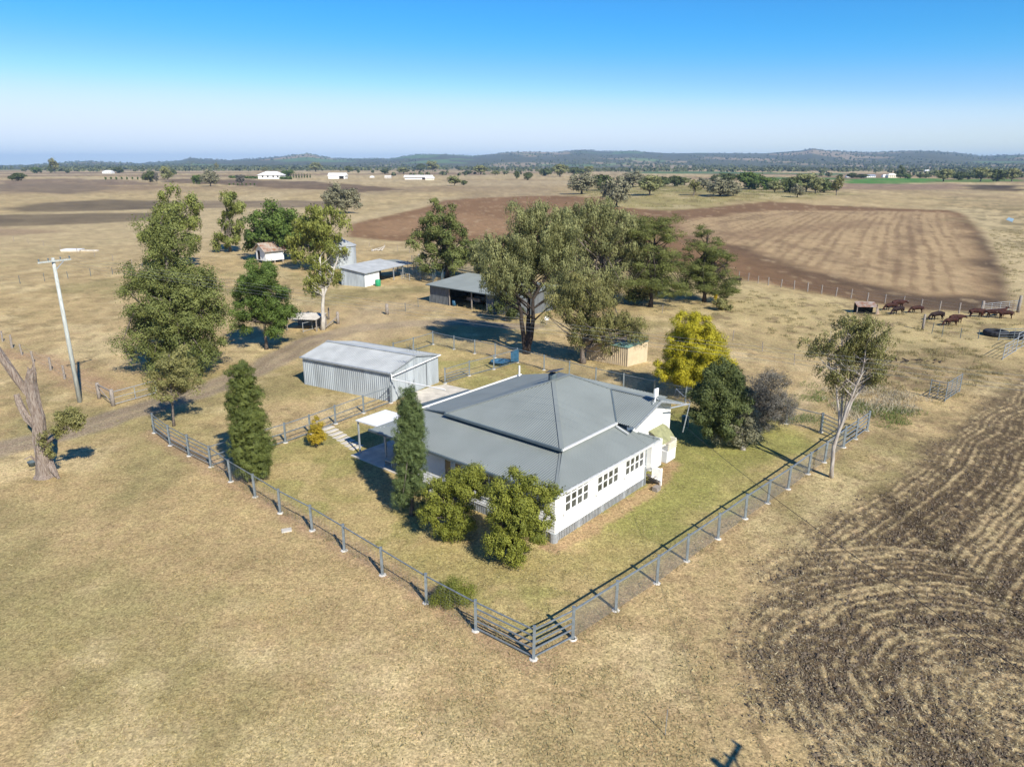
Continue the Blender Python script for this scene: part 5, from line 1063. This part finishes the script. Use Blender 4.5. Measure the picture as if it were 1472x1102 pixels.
t=thing('garden_tap','dark tub lying at the foot of the dead gum','tub',G(47,669)); q=MB(); q.lathe((0,0,0),[(.22,0),(.28,.3),(.3,.32),(.26,.32),(.2,.05)],14); q.build('body',M['trim'],t,True)
# ---------------- power poles and lines ----------------
def pole(name,label,base,h,az,rb=.2,rt=.13,m='pole'):
    r=thing(name,label,'power pole',base,az); q=MB(); q.tube([(0,0,-.2),(0,0,h*.5),(0,0,h)],[rb,(rb+rt)/2,rt],12); q.build('shaft',M[m],r,True)
    q=MB(); q.beam((-1.35,-.2,h-.25),(1.35,-.2,h-.25),.11,.13); q.build('crossarm',M[m],r); q=MB(); q.beam((.75,-.2,h-.3),(.05,-.12,h-.95),.05); q.build('brace',M['galv'],r)
    for x in (-1.25,-.5,.5,1.25): q=MB(); q.lathe((x,-.2,h-.19),[(.03,0),(.03,.06),(.07,.08),(.05,.13),(.07,.16),(.03,.24)],10); q.build('insulator',M['trim'],r)
    return r
dl=Vector((.885,-.467,0)); az=math.atan2(dl.y,dl.x)+math.pi/2
b1=G(115,578); pole('power_pole','pale power pole with one crossarm by the left track',b1,12.6,az)
b2=b1+dl*104; pole('power_pole','power pole outside the frame at the end of the overhead wires',(b2.x,b2.y,0),12.,az)
b3=Vector((12.9,10.2,0)); pole('service_pole','service pole just outside the frame whose crossarm shadow falls on the grass',b3,9.2,.9)
def wire(name,label,a,b,sag,rad,m='cable',group=None,n=24):
    pts=[a.lerp(b,k/n)+Vector((0,0,-4*sag*(k/n)*(1-k/n))) for k in range(n+1)]; q=MB(); q.tube(pts,rad,5); o=q.build(name,M[m],None,True); tag(o,label,'wire',group)
nx=Vector((math.cos(az),math.sin(az),0))
for i,(x,l) in enumerate(((-1.25,'overhead wire on the left end of the crossarm'),(-.5,'overhead wire just left of the pale pole top'),(.5,'overhead wire just right of the pale pole top'),(1.25,'overhead wire on the right end of the crossarm'))): wire('overhead_wire',l,b1+nx*x+Vector((0,0,12.6)),Vector((b2.x,b2.y,0))+nx*x+Vector((0,0,12.)),.9,.0055,'wire','overhead wires strung from the pale pole')
wire('service_cable','black service cable dropping from the house gable across the right lawn',hl(11.9,.3,4.9),b3+Vector((0,0,8.9)),.55,.011)
# ---------------- far farm buildings ----------------
def farm_house(name,label,px,py,wpx,hpx,roofm,wallm,cat='house',hip=True,az=0.,dark=0,depth=.7):
    b=G(px,py); s=m_per_px(b); W=wpx*s; H=hpx*s; D=W*depth; r=thing(name,label,cat,b,az); h=H*.52
    q=MB(); q.box(-W/2,W/2,-D/2,D/2,0,h); q.build('wall',M[wallm],r)
    q=MB(); o=W*.04; i=W*.25 if hip else -o; A=[(-W/2-o,-D/2-o,h),(W/2+o,-D/2-o,h),(W/2+o,D/2+o,h),(-W/2-o,D/2+o,h)]; e1=(-W/2+i,0,H);e2=(W/2-i,0,H)
    q.add(A+[e1,e2],[(0,1,5,4),(2,3,4,5),(1,2,5),(3,0,4),(3,2,1,0)]); q.build('roof',M[roofm],r)
    if dark: q=MB(); q.box(W*.15,W*.42,-D/2-.05,-D/2-.01,0.02,h*.85); q.build('opening',M['dark'],r)
    else:
        for k in (-.33,-.1,.14,.34): q=MB(); q.box(W*k,W*k+W*.07,-D/2-.05,-D/2-.01,h*.35,h*.8); q.build('window',M['glass'],r)
farm_house('farmhouse','white roofed farmhouse farthest to the left on the plain',156,249.5,13,4.5,'white','white')
farm_house('farmhouse','white farmhouse with wide verandah between two hedges',391,257,32,10,'white','white')
farm_house('farm_shed','long white shed with a dark open right end',486,257,24,8,'white','white','shed',False,0,1); farm_house('farm_shed','white shed with a dark opening, left of the far pair',602,258,38,6,'white','white','shed',False,0,1,.4); farm_house('farm_shed','low cream shed, right of the far pair',618,259,12,4.5,'white','cream','shed',False)
farm_house('farm_shed','small pale pink roofed shed between the white sheds',558,256.5,9,4,'foot','foot','shed',False); farm_house('farm_shed','tiny white roof left of the pale pink shed',535,255.5,6,2.5,'white','white','shed')
farm_house('farmhouse','cream farmhouse with orange roof beside the tall conifer',1281,255.5,13,6,'cream','cream'); farm_house('farm_shed','long pale grey shed left of the cream farmhouse',1250,255,13,4,'galv','white','shed',False); farm_house('farm_shed','small white shed touching the cream farmhouse',1271,255,6,4,'white','white','shed'); farm_house('farmhouse','white roofed house far right behind the tree row',1387,246,9,3.5,'white','white'); farm_house('farmhouse','white house on the slope above the bright green crop',1332,247,7,3,'white','white'); farm_house('farm_shed','tiny pale shed left of the farm trees on the right plain',1219,255,6,3.5,'galv','white','shed')
# ---------------- cattle ----------------
def skin(name,nodes,edges,mtl,par,sub=1):
    me=bpy.data.meshes.new(name); me.from_pydata([n[:3] for n in nodes],edges,[]); o=bpy.data.objects.new(name,me); COL.objects.link(o)
    o.modifiers.new('s','SKIN'); sm=o.modifiers.new('u','SUBSURF'); sm.levels=sub; sm.render_levels=sub
    for v,n in zip(me.skin_vertices[0].data,nodes): v.radius=(n[3],n[4] if len(n)>4 else n[3])
    me.skin_vertices[0].data[0].use_root=True
    dg=bpy.context.evaluated_depsgraph_get(); nm=bpy.data.meshes.new_from_object(o.evaluated_get(dg)); bpy.data.objects.remove(o); nm.materials.clear(); nm.polygons.foreach_set('use_smooth',[True]*len(nm.polygons))
    return link('body',nm,par,mtl)
def cow(headpose,mtl):
    r=bpy.data.objects.new('cow',None)
    hz={'graze':[(1.12,0,.98,.17,.22),(1.42,0,.62,.13,.17),(1.58,0,.32,.12,.14),(1.72,0,.10,.075,.09)],'up':[(1.12,0,1.22,.17,.24),(1.42,0,1.42,.14,.17),(1.66,0,1.46,.12,.13),(1.92,0,1.32,.075,.09)],'mid':[(1.12,0,1.08,.17,.22),(1.45,0,1.0,.13,.17),(1.66,0,.92,.12,.14),(1.88,0,.74,.075,.09)]}[headpose]
    N_=[(-.1,0,1.0,.34,.38),(-.5,0,1.04,.31,.34),(-.85,0,1.1,.26,.27),(.35,0,.98,.33,.40),(.75,0,1.02,.29,.38)]+hz
    E_=[(0,1),(1,2),(0,3),(3,4),(4,5),(5,6),(6,7),(7,8)]
    for y in (-.19,.19):
        sw=.08 if y>0 else -.06; k=len(N_); N_+=[(-.82,y,.78,.15,.17),(-.74+sw,y,.52,.085),(-.90+sw,y*.95,.34,.06),(-.86+sw,y*.95,.1,.05),(-.83+sw,y*.95,.02,.06)]; E_+=[(2,k),(k,k+1),(k+1,k+2),(k+2,k+3),(k+3,k+4)]
        k=len(N_); N_+=[(.72,y*.9,.68,.12,.14),(.72-sw,y*.9,.40,.07),(.73-sw,y*.9,.12,.05),(.75-sw,y*.9,.02,.06)]; E_+=[(4,k),(k,k+1),(k+1,k+2),(k+2,k+3)]
    k=len(N_); N_+=[(-1.12,0,1.12,.05),(-1.18,0,.8,.03),(-1.17,0,.5,.045)]; E_+=[(2,k),(k,k+1),(k+1,k+2)]
    skin('cow_body',N_,E_,mtl,r,2); h=hz[2]; q=MB()
    for s in (-1,1): q=MB(); q.tube([(h[0]-.12,s*.08,h[2]+.10),(h[0]-.16,s*.26,h[2]+.14),(h[0]-.10,s*.30,h[2]+.26)],[.03,.022,.006],6); q.build('horn',M['horn'],r,True)
    for s in (-1,1): q=MB(); q.tube([(h[0]-.16,s*.10,h[2]+.05),(h[0]-.20,s*.22,h[2]+.02),(h[0]-.2,s*.32,h[2]-.04)],[.03,.065,.012],6); q.build('ear',mtl,r,True)
    return r,[c for c in bpy.data.objects if c.parent==r]
PC={}
for hp in ('graze','up','mid'):
    for cn in ('cow','cowd'): PC[hp,cn]=cow(hp,M[cn])
_u=set()
CW=[(1281,446,'graze','cow',3.3,'red cow nearest the rusty feeder shelter'),(1290,443,'mid','cow',.2,'red cow at the back of the group beside the feeder shelter'),(1291,452,'graze','cowd',3.5,'dark grazing cow at the front of the group beside the feeder'),(1318,450,'graze','cow',3.2,'red cow grazing alone just left of the leaning post'),(1347,460,'graze','cowd',3.35,'dark cow grazing right of the leaning post'),(1367,468,'graze','cow',3.35,'red cow closest to the camera, grazing at the front'),(1373,464,'mid','cow',.1,'red cow standing behind the closest grazing cow'),(1402,456,'mid','cow',.05,'dark red cow standing alone near the white topped gate post'),(1428,457,'graze','cow',2.9,'small red cow grazing before the long pale gate'),(1445,458,'mid','cow',3.0,'big red cow at the right of the herd by the gate'),(1436,455,'up','cow',.3,'red cow half hidden behind the big right hand cow'),(1057,409,'mid','cowd',3.2,'nearly black cow alone by the layered pine')]
for px,py,hp,cn,rz,lab in CW:
    root,ch=PC[hp,cn]; first=(hp,cn) not in _u; _u.add((hp,cn)); r=root if first else root.copy(); COL.objects.link(r); r.location=G(px,py); r.rotation_euler=(0,0,rz); k_=.86+.07*math.sin(px); r.scale=(k_,k_,k_)
    tag(r,lab,'cow','cattle grazing by the right gates')
    if not first:
        for c in ch: k=c.copy(); COL.objects.link(k); k.parent=r
for key,(root,ch) in PC.items():
    if key not in _u:
        for c in ch: bpy.data.objects.remove(c)
# waterhole on the far right
q=MB(); q.slab([(*P(a,b)[:2],.06) for a,b in ((1446,316),(1455,319.5),(1458,315),(1450,312.5))],.05)
wm,t_,b_=newmat('still_water'); b_.inputs['Base Color'].default_value=(.05,.07,.08,1); b_.inputs['Roughness'].default_value=.05
tag(q.build('waterhole',wm),kind='structure')
# ---------------- haze ----------------
hm=bpy.data.materials.new('haze'); hm.use_nodes=True; t=hm.node_tree; t.nodes.remove(t.nodes['Principled BSDF']); pv=t.nodes.new('ShaderNodeVolumePrincipled'); pv.inputs['Color'].default_value=(.46,.70,1,1); pv.inputs['Density'].default_value=HAZE; pv.inputs['Anisotropy'].default_value=0
t.links.new(pv.outputs[0],t.nodes['Material Output'].inputs['Volume'])
q=MB(); q.box(-17500,17500,-17500,17500,-1.5,230); tag(q.build('haze',hm),'thin bluish air haze over the plain and hills','haze',kind='stuff')
